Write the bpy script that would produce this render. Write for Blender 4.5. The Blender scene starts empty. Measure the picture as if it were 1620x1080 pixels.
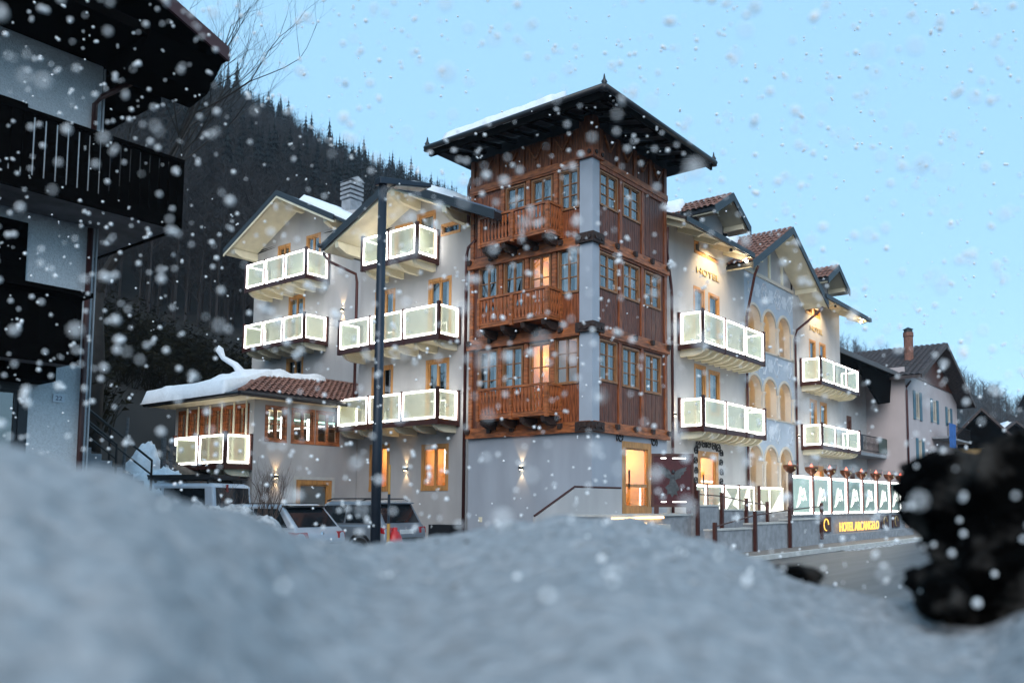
import bpy, bmesh, math, random
from mathutils import Vector, Matrix, noise
R = math.radians
random.seed(7)
sc = bpy.context.scene
COL = sc.collection

# ------------------------------------------------------------------ camera, sky, sun, exposure
EYE = Vector((-19.931, -14.596, 1.55))
YAW = R(35.19); PITCH = R(4.5)          # heading measured from +X towards +Y
cam = bpy.data.cameras.new('camera'); cam_o = bpy.data.objects.new('camera', cam); COL.objects.link(cam_o)
cam_o.location = EYE; cam_o.rotation_euler = (R(90) + PITCH, 0, YAW - R(90))
cam.sensor_width = 36; cam.lens = 36 * 1336 / 1620
cam.shift_x = -150 / 1620; cam.shift_y = 153 / 1620
cam.clip_start = .05; cam.clip_end = 3000
cam.dof.use_dof = True; cam.dof.focus_distance = 27; cam.dof.aperture_fstop = 1.2; cam.dof.aperture_blades = 7
sc.camera = cam_o

SUN_AZ = R(215); SUN_EL = R(35)          # glow behind the camera; compass angle from +X towards +Y
world = bpy.data.worlds.new('World'); sc.world = world; world.use_nodes = True
wn = world.node_tree; wn.nodes.clear()
sky = wn.nodes.new('ShaderNodeTexSky'); sky.sky_type = 'NISHITA'; sky.sun_disc = False
sky.sun_elevation = SUN_EL; sky.sun_rotation = R(90) - SUN_AZ
sky.air_density = 1.0; sky.dust_density = .2; sky.ozone_density = 1.5
even = wn.nodes.new('ShaderNodeMix'); even.data_type = 'RGBA'; even.inputs['Factor'].default_value = .84   # constant colour evens the sky out
even.inputs[7].default_value = (1.46, 2.7, 3.75, 1)
bg = wn.nodes.new('ShaderNodeBackground'); bg.inputs[1].default_value = .15
wo = wn.nodes.new('ShaderNodeOutputWorld')
wn.links.new(sky.outputs[0], even.inputs[6]); wn.links.new(even.outputs[2], bg.inputs[0]); wn.links.new(bg.outputs[0], wo.inputs[0])
sun = bpy.data.lights.new('sun', 'SUN'); sun.energy = 1.25; sun.angle = R(50); sun.color = (1, .93, .86)
sun_o = bpy.data.objects.new('sun', sun); COL.objects.link(sun_o)
sd = Vector((math.cos(SUN_AZ) * math.cos(SUN_EL), math.sin(SUN_AZ) * math.cos(SUN_EL), math.sin(SUN_EL)))
sun_o.rotation_euler = sd.to_track_quat('Z', 'Y').to_euler(); sun_o.location = sd * 200
sc.view_settings.view_transform = 'Standard'; sc.view_settings.look = 'None'
sc.view_settings.exposure = 1.0; sc.view_settings.gamma = 1
sc.render.engine = 'CYCLES'
sc.cycles.use_denoising = True; sc.cycles.max_bounces = 6; sc.cycles.transparent_max_bounces = 24
sc.cycles.sample_clamp_indirect = 4; sc.cycles.caustics_reflective = False; sc.cycles.caustics_refractive = False

# ------------------------------------------------------------------ materials
MATS = {}
def mat(name, col, rough=.75, metal=0, var=.2, scale=4., bump=0., stretch=None, emit=None, col2=None, spec=None, detail=5, pos=(.3, .7)):
    if name in MATS: return MATS[name]
    m = bpy.data.materials.new(name); m.use_nodes = True; MATS[name] = m
    nt = m.node_tree; b = nt.nodes['Principled BSDF']
    b.inputs['Roughness'].default_value = rough; b.inputs['Metallic'].default_value = metal
    if spec is not None: b.inputs['Specular IOR Level'].default_value = spec
    if emit:
        b.inputs['Emission Color'].default_value = (*emit[0], 1); b.inputs['Emission Strength'].default_value = emit[1]
        m.cycles.emission_sampling = 'AUTO'
    if var or bump:
        tc = nt.nodes.new('ShaderNodeTexCoord'); mp = nt.nodes.new('ShaderNodeMapping')
        if stretch: mp.inputs['Scale'].default_value = stretch
        nz = nt.nodes.new('ShaderNodeTexNoise'); nz.inputs['Scale'].default_value = scale; nz.inputs['Detail'].default_value = detail
        nt.links.new(tc.outputs['Object'], mp.inputs[0]); nt.links.new(mp.outputs[0], nz.inputs['Vector'])
        cr = nt.nodes.new('ShaderNodeValToRGB')
        a = tuple(c * (1 - var) for c in col); d = col2 or tuple(min(1, c * (1 + var)) for c in col)
        cr.color_ramp.elements[0].color = (*a, 1); cr.color_ramp.elements[1].color = (*d, 1)
        cr.color_ramp.elements[0].position = pos[0]; cr.color_ramp.elements[1].position = pos[1]
        nt.links.new(nz.outputs['Fac'], cr.inputs[0]); nt.links.new(cr.outputs[0], b.inputs['Base Color'])
        if bump:
            bp = nt.nodes.new('ShaderNodeBump'); bp.inputs['Strength'].default_value = bump; bp.inputs['Distance'].default_value = .03
            nt.links.new(nz.outputs['Fac'], bp.inputs['Height']); nt.links.new(bp.outputs[0], b.inputs['Normal'])
    else:
        b.inputs['Base Color'].default_value = (*col, 1)
    return m
def emis(name, col, s):
    if name in MATS: return MATS[name]
    m = bpy.data.materials.new(name); m.use_nodes = True; MATS[name] = m
    nt = m.node_tree; nt.nodes.clear(); e = nt.nodes.new('ShaderNodeEmission'); o = nt.nodes.new('ShaderNodeOutputMaterial')
    e.inputs[0].default_value = (*col, 1); e.inputs[1].default_value = s; nt.links.new(e.outputs[0], o.inputs[0])
    return m
def glass(name, tint, base, gloss_rough=.02, body=None, bodyfac=0.):
    if name in MATS: return MATS[name]
    m = bpy.data.materials.new(name); m.use_nodes = True; MATS[name] = m
    nt = m.node_tree; nt.nodes.clear(); N = nt.nodes.new; L = nt.links.new
    tr = N('ShaderNodeBsdfTransparent'); tr.inputs[0].default_value = (*tint, 1)
    gl = N('ShaderNodeBsdfGlossy'); gl.inputs['Roughness'].default_value = gloss_rough
    fr = N('ShaderNodeFresnel'); fr.inputs[0].default_value = 1.5
    ma = N('ShaderNodeMath'); ma.operation = 'MULTIPLY_ADD'; ma.inputs[1].default_value = 1.; ma.inputs[2].default_value = base; ma.use_clamp = True
    ge = N('ShaderNodeNewGeometry'); iv_ = N('ShaderNodeMath'); iv_.operation = 'SUBTRACT'; iv_.inputs[0].default_value = 1.; L(ge.outputs['Backfacing'], iv_.inputs[1])
    m2 = N('ShaderNodeMath'); m2.operation = 'MULTIPLY'; L(ma.outputs[0], m2.inputs[0]); L(iv_.outputs[0], m2.inputs[1])
    L(fr.outputs[0], ma.inputs[0]); first = tr.outputs[0]
    if body:
        df = N('ShaderNodeBsdfTranslucent'); df.inputs[0].default_value = (*body, 1)
        d2 = N('ShaderNodeBsdfDiffuse'); d2.inputs[0].default_value = (*body, 1)
        m0 = N('ShaderNodeMixShader'); m0.inputs[0].default_value = .5; L(df.outputs[0], m0.inputs[1]); L(d2.outputs[0], m0.inputs[2])
        m1 = N('ShaderNodeMixShader'); m1.inputs[0].default_value = bodyfac; L(tr.outputs[0], m1.inputs[1]); L(m0.outputs[0], m1.inputs[2]); first = m1.outputs[0]
    mx = N('ShaderNodeMixShader'); L(m2.outputs[0], mx.inputs[0]); L(first, mx.inputs[1]); L(gl.outputs[0], mx.inputs[2])
    o = N('ShaderNodeOutputMaterial'); L(mx.outputs[0], o.inputs[0])
    return m
PLASTER = mat('plaster_grey', (.385, .372, .375), .9, var=.13, scale=1.3, bump=.15, detail=10, stretch=(1, 1, .3))
PLASTER_B = mat('plaster_blue', (.31, .335, .385), .9, var=.12, scale=1.2, bump=.15, detail=10, stretch=(1, 1, .3))
PILLAR = mat('pillar_blue_grey', (.34, .375, .435), .9, var=.07, scale=1.5, bump=.05)
CREAM = mat('cream_timber', (.72, .66, .5), .7, var=.08, scale=3, stretch=(1, 1, .3))
CREAMW = mat('cream_wall', (.55, .49, .42), .9, var=.05)
OAK = mat('larch_frame', (.42, .2, .062), .5, var=.3, scale=3, stretch=(6, 6, .7), bump=.1)
TFR = mat('tower_casement', (.26, .115, .045), .5, var=.35, scale=5, stretch=(3, 3, .7), bump=.1)
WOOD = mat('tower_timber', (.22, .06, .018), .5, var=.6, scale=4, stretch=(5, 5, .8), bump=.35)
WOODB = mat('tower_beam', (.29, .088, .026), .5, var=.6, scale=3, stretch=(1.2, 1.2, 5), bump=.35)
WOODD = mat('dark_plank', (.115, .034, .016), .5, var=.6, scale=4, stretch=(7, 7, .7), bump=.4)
WOODE = mat('beam_end', (.03, .014, .01), .7, var=.4, scale=9)
BALU = mat('baluster_wood', (.36, .1, .028), .5, var=.5, scale=5, stretch=(4, 4, .8), bump=.2)
RUST = mat('brown_metal', (.055, .014, .01), .45, var=.15, metal=.2)
PIPE = mat('brown_pipe', (.07, .02, .018), .4, var=.1, metal=.3)
DARK = mat('dark_roof_metal', (.011, .013, .018), .45, var=.2)
FLASH = mat('grey_flashing', (.12, .15, .2), .5, var=.15, metal=.3)
TILE = mat('clay_tile', (.19, .085, .06), .8, var=.45, scale=6, bump=.2)
TILED = mat('dark_tile', (.06, .045, .045), .8, var=.4, scale=6)
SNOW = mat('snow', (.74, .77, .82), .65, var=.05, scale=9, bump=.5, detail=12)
BANK = mat('shaded_bank_snow', (.27, .277, .29), .8, var=.32, scale=30, bump=1., detail=8)  # old dirty snow, with the bank's shade put into its darker colour
DIRTYSNOW = mat('dirty_snow', (.1, .09, .085), .85, var=.6, scale=6, bump=.6, col2=(.55, .57, .6), detail=14)
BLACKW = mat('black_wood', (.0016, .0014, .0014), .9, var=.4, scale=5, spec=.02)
LHWALL = mat('rough_render', (.5, .54, .58), .95, var=.14, scale=38, bump=.6, detail=8)
IRON = mat('black_iron', (.012, .012, .014), .5, var=.1, metal=.5)
CONC = mat('concrete', (.25, .26, .28), .9, var=.2, scale=5, bump=.2)
STONEC = mat('stone_cap', (.45, .44, .42), .8, var=.15)
ASPH = mat('asphalt', (.042, .044, .05), .5, var=.45, scale=1.6, bump=.2, stretch=(.12, 1.6, 1), detail=12, col2=(.075, .075, .08))
PAVE = mat('pavement', (.2, .165, .14), .75, var=.25, scale=2.5, bump=.15, detail=8)
DARKROOM = mat('dark_room', (.03, .032, .036), .9, var=.3)
WARMROOM = mat('warm_room', (.75, .48, .22), .9, var=.12, scale=1.5)
CURT = mat('curtain', (.55, .57, .62), .9, var=.1)
LED = emis('led_white', (1, .985, .93), 6.2)
LEDW = emis('led_warm', (1, .58, .22), 5.)
BULB = emis('lamp_bulb', (1, .72, .36), 26.)
GLASSW = glass('window_glass', (.8, .84, .86), .2)
GLASSP = glass('panel_glass', (.9, .93, .86), .02, body=(.9, .92, .8), bodyfac=.34)
GLASSF = glass('frosted_glass', (.8, .9, .85), .04, body=(.72, .85, .8), bodyfac=.6)
GOLD = emis('gold_letters', (1, .5, .1), 1.25)
GOLDP = mat('gold_leaf', (.5, .36, .16), .5, metal=.3, var=.1)

# ------------------------------------------------------------------ mesh building
class MB:
    def __init__(s): s.v = []; s.f = []
    def hexa(s, p):
        n = len(s.v); s.v += [tuple(q) for q in p]
        s.f += [tuple(n + i for i in q) for q in ((0, 3, 2, 1), (4, 5, 6, 7), (0, 1, 5, 4), (1, 2, 6, 5), (2, 3, 7, 6), (3, 0, 4, 7))]; return s
    def box(s, x0, x1, y0, y1, z0, z1):
        return s.hexa([(x0, y0, z0), (x1, y0, z0), (x1, y1, z0), (x0, y1, z0), (x0, y0, z1), (x1, y0, z1), (x1, y1, z1), (x0, y1, z1)])
    def poly(s, pts):
        n = len(s.v); s.v += [tuple(p) for p in pts]; s.f.append(tuple(range(n, n + len(pts)))); return s
    def prism(s, pts, vec):
        n = len(s.v); k = len(pts); vec = Vector(vec)
        s.v += [tuple(p) for p in pts] + [tuple(Vector(p) + vec) for p in pts]
        s.f.append(tuple(range(n, n + k))); s.f.append(tuple(range(n + 2 * k - 1, n + k - 1, -1)))
        for i in range(k): j = (i + 1) % k; s.f.append((n + i, n + j, n + k + j, n + k + i))
        return s
    def grid(s, rows, closeu=False):
        n = len(s.v); a = len(rows); b = len(rows[0])
        for r in rows: s.v += [tuple(p) for p in r]
        for i in range(a - 1):
            for j in range(b if closeu else b - 1):
                k = (j + 1) % b; s.f.append((n + i * b + j, n + i * b + k, n + (i + 1) * b + k, n + (i + 1) * b + j))
        return s
    def tube(s, path, r, n=8, cap=True):
        path = [Vector(p) for p in path]; rows = []
        rs = r if isinstance(r, (list, tuple)) else [r] * len(path)
        ref = Vector((0, 0, 1))
        for i, p in enumerate(path):
            t = (path[min(i + 1, len(path) - 1)] - path[max(i - 1, 0)]).normalized()
            u = t.cross(ref if abs(t.z) < .95 else Vector((1, 0, 0))).normalized(); w = t.cross(u)
            rows.append([p + (u * math.cos(2 * math.pi * k / n) + w * math.sin(2 * math.pi * k / n)) * rs[i] for k in range(n)])
        m = len(s.v); s.grid(rows, True)
        if cap:
            s.f.append(tuple(m + k for k in range(n))); q = m + (len(path) - 1) * n; s.f.append(tuple(q + n - 1 - k for k in range(n)))
        return s
    def bar(s, a, b, w, h=None):
        a = Vector(a); b = Vector(b); t = (b - a).normalized(); h = h or w
        u = t.cross(Vector((0, 0, 1)) if abs(t.z) < .95 else Vector((1, 0, 0))).normalized() * w / 2; q = t.cross(u).normalized() * h / 2
        return s.hexa([a - u - q, a + u - q, a + u + q, a - u + q, b - u - q, b + u - q, b + u + q, b - u + q])
    def lathe(s, prof, c=(0, 0, 0), n=16):
        return s.grid([[(c[0] + r * math.cos(2 * math.pi * k / n), c[1] + r * math.sin(2 * math.pi * k / n), c[2] + z) for k in range(n)] for r, z in prof], True)
    def mesh(s, name, m, smooth=False):
        me = bpy.data.meshes.new(name); me.from_pydata(s.v, [], s.f)
        bm = bmesh.new(); bm.from_mesh(me); bmesh.ops.recalc_face_normals(bm, faces=bm.faces); bm.to_mesh(me); bm.free()
        if m: me.materials.append(m)
        if smooth:
            for p in me.polygons: p.use_smooth = True
        return me
    def build(s, name, m, parent=None, smooth=False, local=False, bevel=0):
        return link(name, s.mesh(name, m, smooth), parent, local, bevel)
def link(name, me, parent=None, local=False, bevel=0):
    o = bpy.data.objects.new(name, me); COL.objects.link(o)
    if parent:
        o.parent = parent
        if not local: o.matrix_parent_inverse = WORLDM(parent).inverted()
    if bevel:
        b = o.modifiers.new('bevel', 'BEVEL'); b.width = bevel; b.segments = 2; b.limit_method = 'ANGLE'; b.angle_limit = R(35)
    return o
def WORLDM(o):
    m = Matrix.LocRotScale(o.location, o.rotation_euler, o.scale)
    return (WORLDM(o.parent) @ o.matrix_parent_inverse @ m) if o.parent else m
def tag(o, label=None, cat=None, group=None, kind=None):
    if label: o['label'] = label
    if cat: o['category'] = cat
    if group: o['group'] = group
    if kind: o['kind'] = kind
    return o
def thing(name, loc, label, cat, group=None, rz=0):
    o = bpy.data.objects.new(name, None); COL.objects.link(o); o.location = loc; o.rotation_euler = (0, 0, rz)
    o.empty_display_size = .3
    return tag(o, label, cat, group)
def copy_tree(o, parent=None):
    c = o.copy(); COL.objects.link(c); c.parent = parent
    for ch in list(o.children): copy_tree(ch, c)
    return c
class Face:                     # facade plane: 'x' faces -X (u runs along Y), 'y' faces -Y (u runs along X)
    def __init__(s, k, p): s.k = k; s.p = p
    def __call__(s, u, d, z): return Vector((s.p - d, u, z)) if s.k == 'x' else Vector((u, s.p - d, z))
    def box(s, mb, u0, u1, d0, d1, z0, z1):
        return mb.hexa([s(u0, d0, z0), s(u1, d0, z0), s(u1, d1, z0), s(u0, d1, z0), s(u0, d0, z1), s(u1, d0, z1), s(u1, d1, z1), s(u0, d1, z1)])
def wall(fc, u0, u1, z0, z1, holes, name, m, parent, top=None, depth=.22):
    """front skin with real openings and reveals; top(u) optionally gives the height of a gable edge"""
    mb = MB()
    us = sorted({u0, u1, *[h[0] for h in holes], *[h[1] for h in holes]} | ({top[1]} if top else set()))
    zs = sorted({z0, z1, *[h[2] for h in holes], *[h[3] for h in holes]})
    us = [u for u in us if u0 <= u <= u1]; zs = [z for z in zs if z0 <= z <= z1]
    for a, b in zip(us, us[1:]):
        for c, d in zip(zs, zs[1:]):
            um, zm = (a + b) / 2, (c + d) / 2
            if any(h[0] < um < h[1] and h[2] < zm < h[3] for h in holes): continue
            ca, cb, da, db = c, c, d, d
            if top:
                f = top[0]; da = min(d, f(a)); db = min(d, f(b))
                if da <= c and db <= c: continue
                da = max(da, c); db = max(db, c)
            p = [fc(a, 0, ca), fc(b, 0, cb)] + ([fc(b, 0, db)] if db > cb else []) + ([fc(a, 0, da)] if da > ca else [])
            if len(p) > 2: mb.poly(p)
    for a, b, c, d in [h[:4] for h in holes]:
        for q in (((a, c), (a, d)), ((b, c), (b, d)), ((a, c), (b, c)), ((a, d), (b, d))):
            (ua, za), (ub, zb) = q
            mb.poly([fc(ua, 0, za), fc(ub, 0, zb), fc(ub, -depth, zb), fc(ua, -depth, za)])
    return mb.build(name, m, parent)
def lamp_at(p, col, e, parent, kind='POINT', size=.08, direction=None, cone=70, blend=.6):
    l = bpy.data.lights.new('lamp_light', kind); l.energy = e; l.color = col; l.shadow_soft_size = size
    o = bpy.data.objects.new('lamp_light', l); COL.objects.link(o); o.location = p
    if kind == 'SPOT':
        l.spot_size = R(cone); l.spot_blend = blend
        o.rotation_euler = (-Vector(direction)).to_track_quat('Z', 'Y').to_euler()
    o.parent = parent; o.matrix_parent_inverse = WORLDM(parent).inverted()
    return o
def window(fc, u0, u1, z0, z1, parent, wood=OAK, leaves=2, bars=(0, 0), lit=0, fw=.09, sw=.05, d=-.04, room=True, curtain=False, name='window', trim=None, slope=None):
    """frame (part) > sash, pane, curtain, room behind it; the size given is the outside of the frame"""
    f = MB()
    fc.box(f, u0, u1, d - .1, d + .05, z1 - fw, z1); fc.box(f, u0, u1, d - .1, d + .06, z0, z0 + fw)
    fc.box(f, u0, u0 + fw, d - .1, d + .05, z0 + fw, z1 - fw); fc.box(f, u1 - fw, u1, d - .1, d + .05, z0 + fw, z1 - fw)
    w = f.build(name, wood, parent)
    a, b, c, e = u0 + fw, u1 - fw, z0 + fw, z1 - fw
    lw = (b - a) / leaves
    for i in range(leaves):
        p, q = a + i * lw, a + (i + 1) * lw
        s = MB(); fc.box(s, p, p + sw, d - .06, d + .015, c, e); fc.box(s, q - sw, q, d - .06, d + .015, c, e)
        fc.box(s, p + sw, q - sw, d - .06, d + .015, c, c + sw); fc.box(s, p + sw, q - sw, d - .06, d + .015, e - sw, e)
        for k in range(1, bars[0] + 1):
            x = p + sw + (q - p - 2 * sw) * k / (bars[0] + 1); fc.box(s, x - .013, x + .013, d - .04, d + .005, c + sw, e - sw)
        for k in range(1, bars[1] + 1):
            z = c + sw + (e - c - 2 * sw) * k / (bars[1] + 1); fc.box(s, p + sw, q - sw, d - .04, d + .006, z - .014, z + .014)
        s.build('sash', wood, w)
        g = MB(); fc.box(g, p + sw * .8, q - sw * .8, d - .03, d - .022, c + sw * .8, e - sw * .8); g.build('pane', GLASSW, w)
    if room:
        D = 1.3 if lit else .7
        r = MB(); k = .12 if lit else 0
        A = [fc(a - k, d - .1, c - k), fc(b + k, d - .1, c - k), fc(b + k, d - .1, e + k), fc(a - k, d - .1, e + k)]; B = [fc(a - k, d - D, c - k), fc(b + k, d - D, c - k), fc(b + k, d - D, e + k), fc(a - k, d - D, e + k)]
        r.poly(B)
        for i in range(4): j = (i + 1) % 4; r.poly([A[i], A[j], B[j], B[i]])
        r.build('room', WARMROOM if lit else DARKROOM, w)
        if lit: lamp_at(fc((a + b) / 2 + .1, d - .75, e - .3), (1, .62, .26), lit, w)
    if curtain:
        for side in (0, 1):
            rows = []
            for zz in (c, e):
                rows.append([fc((a + t * lw * .8) if side == 0 else (b - t * lw * .8), d - .2 + .03 * math.sin(t * 22), zz) for t in [i / 14 for i in range(15)]])
            MB().grid(rows).build('curtain', CURT, w, smooth=True)
    return w
def quad_slab(a, b, c, d, t):    # a,b,c,d top corners, thickness straight down
    dz = Vector((0, 0, -t)); q = [Vector(p) for p in (a, b, c, d)]
    return [p + dz for p in q] + q
def snow_cap(a, b, c, d, t, name, parent, nu=26, nv=12, seed=0, rough=.12, edge=.18, m=None):
    """soft-edged blanket of snow lying on the quad a b c d"""
    a, b, c, d = [Vector(p) for p in (a, b, c, d)]; rows = []
    for i in range(nv + 1):
        v = i / nv; row = []
        for j in range(nu + 1):
            u = j / nu; p = a.lerp(b, u).lerp(d.lerp(c, u), v)
            L1 = (b - a).length; L2 = (d - a).length
            e = min(u * L1, (1 - u) * L1, v * L2, (1 - v) * L2) / edge
            e = min(1, max(0, e)); h = t * math.sqrt(1 - (1 - e) ** 2)
            h *= 1 + rough * 2 * noise.noise(p * .9 + Vector((seed, 0, 0))) + rough * noise.noise(p * 2.6)
            q = p.copy(); q.z += h + .01
            if e < .5: q += (p - (a + b + c + d) / 4).normalized() * .06 * noise.noise(p * 1.7 + Vector((0, seed, 0)))
            row.append(q)
        rows.append(row)
    mb = MB().grid(rows)
    n = len(mb.v); W = nu + 1
    rim = [i for i in range(W)] + [W * k + nu for k in range(1, nv + 1)] + [W * nv + i for i in range(nu - 1, -1, -1)] + [W * k for k in range(nv - 1, 0, -1)]
    low = []
    for i in rim: v = mb.v[i]; low.append(len(mb.v)); mb.v.append((v[0], v[1], v[2] - .05))
    for k in range(len(rim)): j = (k + 1) % len(rim); mb.f.append((rim[k], rim[j], low[j], low[k]))
    return mb.build(name, m or SNOW, parent, smooth=True)
def glass_balcony(fc, u0, u1, dep, z0, z1, parent, n, corbels=6, near='lo', endpanels=1, label=None, logo=False, strip=LED, both=True):
    """slab (part) > corbels, edge beam, posts, lit strips round each glass panel"""
    s = MB(); fc.box(s, u0 + .03, u1 - .03, 0, dep - .04, z0 - .02, z0 + .1); bal = s.build('balcony', CREAM, parent)
    if label: bal['label'] = label
    for i in range(corbels):
        u = u0 + .2 + (u1 - u0 - .4) * i / (corbels - 1)
        prof = [(0, -.26), (dep * .55, -.26), (dep * .8, -.2), (dep * .93, -.1), (dep * .95, -.02), (0, -.02)]
        MB().prism([fc(u - .07, p, z0 + q) for p, q in prof], fc(u + .07, 0, 0) - fc(u - .07, 0, 0)).build('corbel', CREAM, bal)
    e = MB(); fc.box(e, u0 - .02, u1 + .02, dep - .06, dep + .03, z0 - .03, z0 + .13)
    fc.box(e, u0 - .03, u0 + .05, .01, dep - .06, z0 - .03, z0 + .13); fc.box(e, u1 - .05, u1 + .03, .01, dep - .06, z0 - .03, z0 + .13)
    e.build('edge_beam', RUST, bal)
    zb, zt = z0 + .17, z1 - .03
    us = [u0 + (u1 - u0) * i / n for i in range(n + 1)]
    for i, u in enumerate(us):
        w = .055 if i in (0, n) else .035
        p = MB(); fc.box(p, u - w, u + w, dep - .05, dep + .045, z0 - .05, z1 + (.06 if i in (0, n) else .01)); p.build('post', RUST, bal)
    for u in (u0, u1):
        p = MB(); fc.box(p, u - .045, u + .045, .01, .09, z0 - .05, z1 + .03); p.build('post', RUST, bal)
    def panel(A, B, off):      # A,B (u,d) ends of the panel, off: thickness direction in (u,d)
        (ua, da), (ub, db) = A, B
        du, dd = ub - ua, db - da
        L = math.hypot(du, dd); tu, td = du / L, dd / L
        def at(s_, z, o): return fc(ua + tu * s_ + off[0] * o, da + td * s_ + off[1] * o, z)
        def bx(mb, s0, s1, a, b, o0, o1): mb.hexa([at(s0, a, o0), at(s1, a, o0), at(s1, a, o1), at(s0, a, o1), at(s0, b, o0), at(s1, b, o0), at(s1, b, o1), at(s0, b, o1)])
        g = MB(); bx(g, .05, L - .05, zb + .02, zt - .02, -.006, .006); g.build('glass_panel', GLASSP, bal)
        l = MB(); w = .055
        bx(l, .045, .045 + w * 1.3, zb, zt, -.014, .014); bx(l, L - .045 - w * .8, L - .045, zb, zt, -.014, .014)
        bx(l, .045 + w * 1.3, L - .045 - w * .8, zb, zb + w * .9, -.014, .014); bx(l, .045 + w * 1.3, L - .045 - w * .8, zt - w, zt, -.014, .014)
        l.build('light_strip', strip, bal)
    for a, b in zip(us, us[1:]): panel((a, dep), (b, dep), (0, 1))
    panel((u0, .08), (u0, dep), (1, 0))
    if both: panel((u1, .08), (u1, dep), (1, 0))
    return bal
def pipe(pts, parent, r=.055, m=None, name='downpipe'):
    o = MB().tube(pts, r, 8).build(name, m or PIPE, parent, smooth=True)
    return o
def sconce(fc, u, z, parent, e=13., wide=66):
    b = MB(); fc.box(b, u - .05, u + .05, 0.001, .12, z - .05, z + .05); s = b.build('wall_lamp', IRON, parent)
    k = MB(); fc.box(k, u - .035, u + .035, .03, .1, z + .051, z + .056); fc.box(k, u - .035, u + .035, .03, .1, z - .056, z - .051); k.build('lamp_glass', emis('sconce_glow', (1, .8, .5), 14), s)
    lamp_at(fc(u, .075, z + .075), (1, .66, .33), e, s, 'SPOT', .02, (0, 0, 1), wide)
    lamp_at(fc(u, .075, z - .075), (1, .66, .33), e, s, 'SPOT', .02, (0, 0, -1), wide)
    return s
def text_mesh(s, size, m, name, parent, origin, ux, uz, depth=.03, width=None, font_bold=False):
    cu = bpy.data.curves.new(name, 'FONT'); cu.body = s; cu.size = size; cu.extrude = depth / 2; cu.align_x = 'CENTER'
    t = bpy.data.objects.new(name, cu); COL.objects.link(t)
    dg = bpy.context.evaluated_depsgraph_get(); me = bpy.data.meshes.new_from_object(t.evaluated_get(dg))
    bpy.data.objects.remove(t)
    ux = Vector(ux); uz = Vector(uz); un = ux.cross(uz)
    xs = [v.co.x for v in me.vertices]; k = (width / (max(xs) - min(xs))) if width else 1
    for v in me.vertices: v.co = Vector(origin) + ux * v.co.x * k + uz * v.co.y + un * v.co.z
    me.materials.clear(); me.materials.append(m)
    return link(name, me, parent)

# ------------------------------------------------------------------ ground, street, hillside
def smooth(a, b, x): t = max(0, min(1, (x - a) / (b - a))); return t * t * (3 - 2 * t)
RIDGE = [(-40, .53), (-31, .49), (-24.2, .432), (-19.8, .398), (-15.1, .366), (-11, .345), (-4, .29), (4, .235), (14, .185), (18.5, .158), (23, .132), (26.2, .098), (32, .07), (60, .06)]
def ridge(az):
    for (a, e), (b, f) in zip(RIDGE, RIDGE[1:]):
        if az <= b: t = max(0, (az - a) / (b - a)); return e + (f - e) * t
    return RIDGE[-1][1]
def hill(x, y):
    dx, dy = x - EYE.x, y - EYE.y; r = math.hypot(dx, dy)
    az = math.degrees(YAW) - math.degrees(math.atan2(dy, dx))
    az = (az + 180) % 360 - 180
    e = ridge(az); t = smooth(-14, 12, az)
    r1 = 250 + 170 * t; r0 = 48 + 60 * t
    far = (e * r1) * max(0, min(1.15, (r - r0) / (r1 - r0)))
    if r > r1: far = e * r1 - (r - r1) * .15
    d = (x + 9.5) * -.5 + (y - 6.5) * .87
    near = 2. * smooth(0, 1.8, d) + .42 * max(0, d - 1)
    near *= 1 - smooth(30, 80, d) * t
    return max(near * (1 - smooth(60, 140, r)), far) + (noise.noise(Vector((x, y, 0)) * .05) * 2.5 + noise.noise(Vector((x, y, 3)) * .3) * .35) * smooth(0, 8, max(d, r - 70)) - .03
g = MB()
g.box(-260, 700, -400, 500, -.6, 0); tag(g.build('ground', ASPH), kind='structure')
p = MB(); p.prism([(-1.5, -4.3, .004), (60, -4.3, .004), (60, 2.0, .004), (-1.5, 2.0, .004)], (0, 0, .11)); tag(p.build('pavement', PAVE), kind='structure')
k = MB()
for i in range(28): k.box(-1.5 + i * 2, .49 + i * 2, -4.46, -4.302, .004, .135)
tag(k.build('kerb', STONEC), kind='structure')
sl = MB(); rng = random.Random(3)
rows = []
for i in range(44):
    rows.append([(8 + i * 1.1, -4.47 - w * (.25 + .35 * abs(noise.noise(Vector((i * .4, 0, 0))))), .006 + .07 * (1 - abs(2 * w - .8)) * (.3 + abs(noise.noise(Vector((i * .7, w * 3, 2)))))) for w in (0, .3, .6, 1)])
tag(sl.grid(rows).build('slush', DIRTYSNOW, smooth=True), kind='structure')
rows = []
rs = [20 + 340 * (i / 62) ** 1.55 for i in range(63)] + [400, 450, 520]
for r in rs:
    rows.append([])
    for j in range(121):
        az = -46 + j * (92 / 120); a = YAW - R(az)
        x = EYE.x + r * math.cos(a); y = EYE.y + r * math.sin(a); rows[-1].append((x, y, hill(x, y)))
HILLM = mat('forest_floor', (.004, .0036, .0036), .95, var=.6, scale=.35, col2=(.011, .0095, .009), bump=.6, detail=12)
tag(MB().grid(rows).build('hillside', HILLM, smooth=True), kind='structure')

# ------------------------------------------------------------------ hotel
hotel = thing('hotel', (0, 0, 0), 'grey alpine hotel with carved timber corner tower and white-lit glass balconies', 'hotel')
TL = Face('x', 0); TR = Face('y', 0); MW = Face('x', .3); LW = Face('x', 2.7); RW = Face('y', .4)
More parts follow.
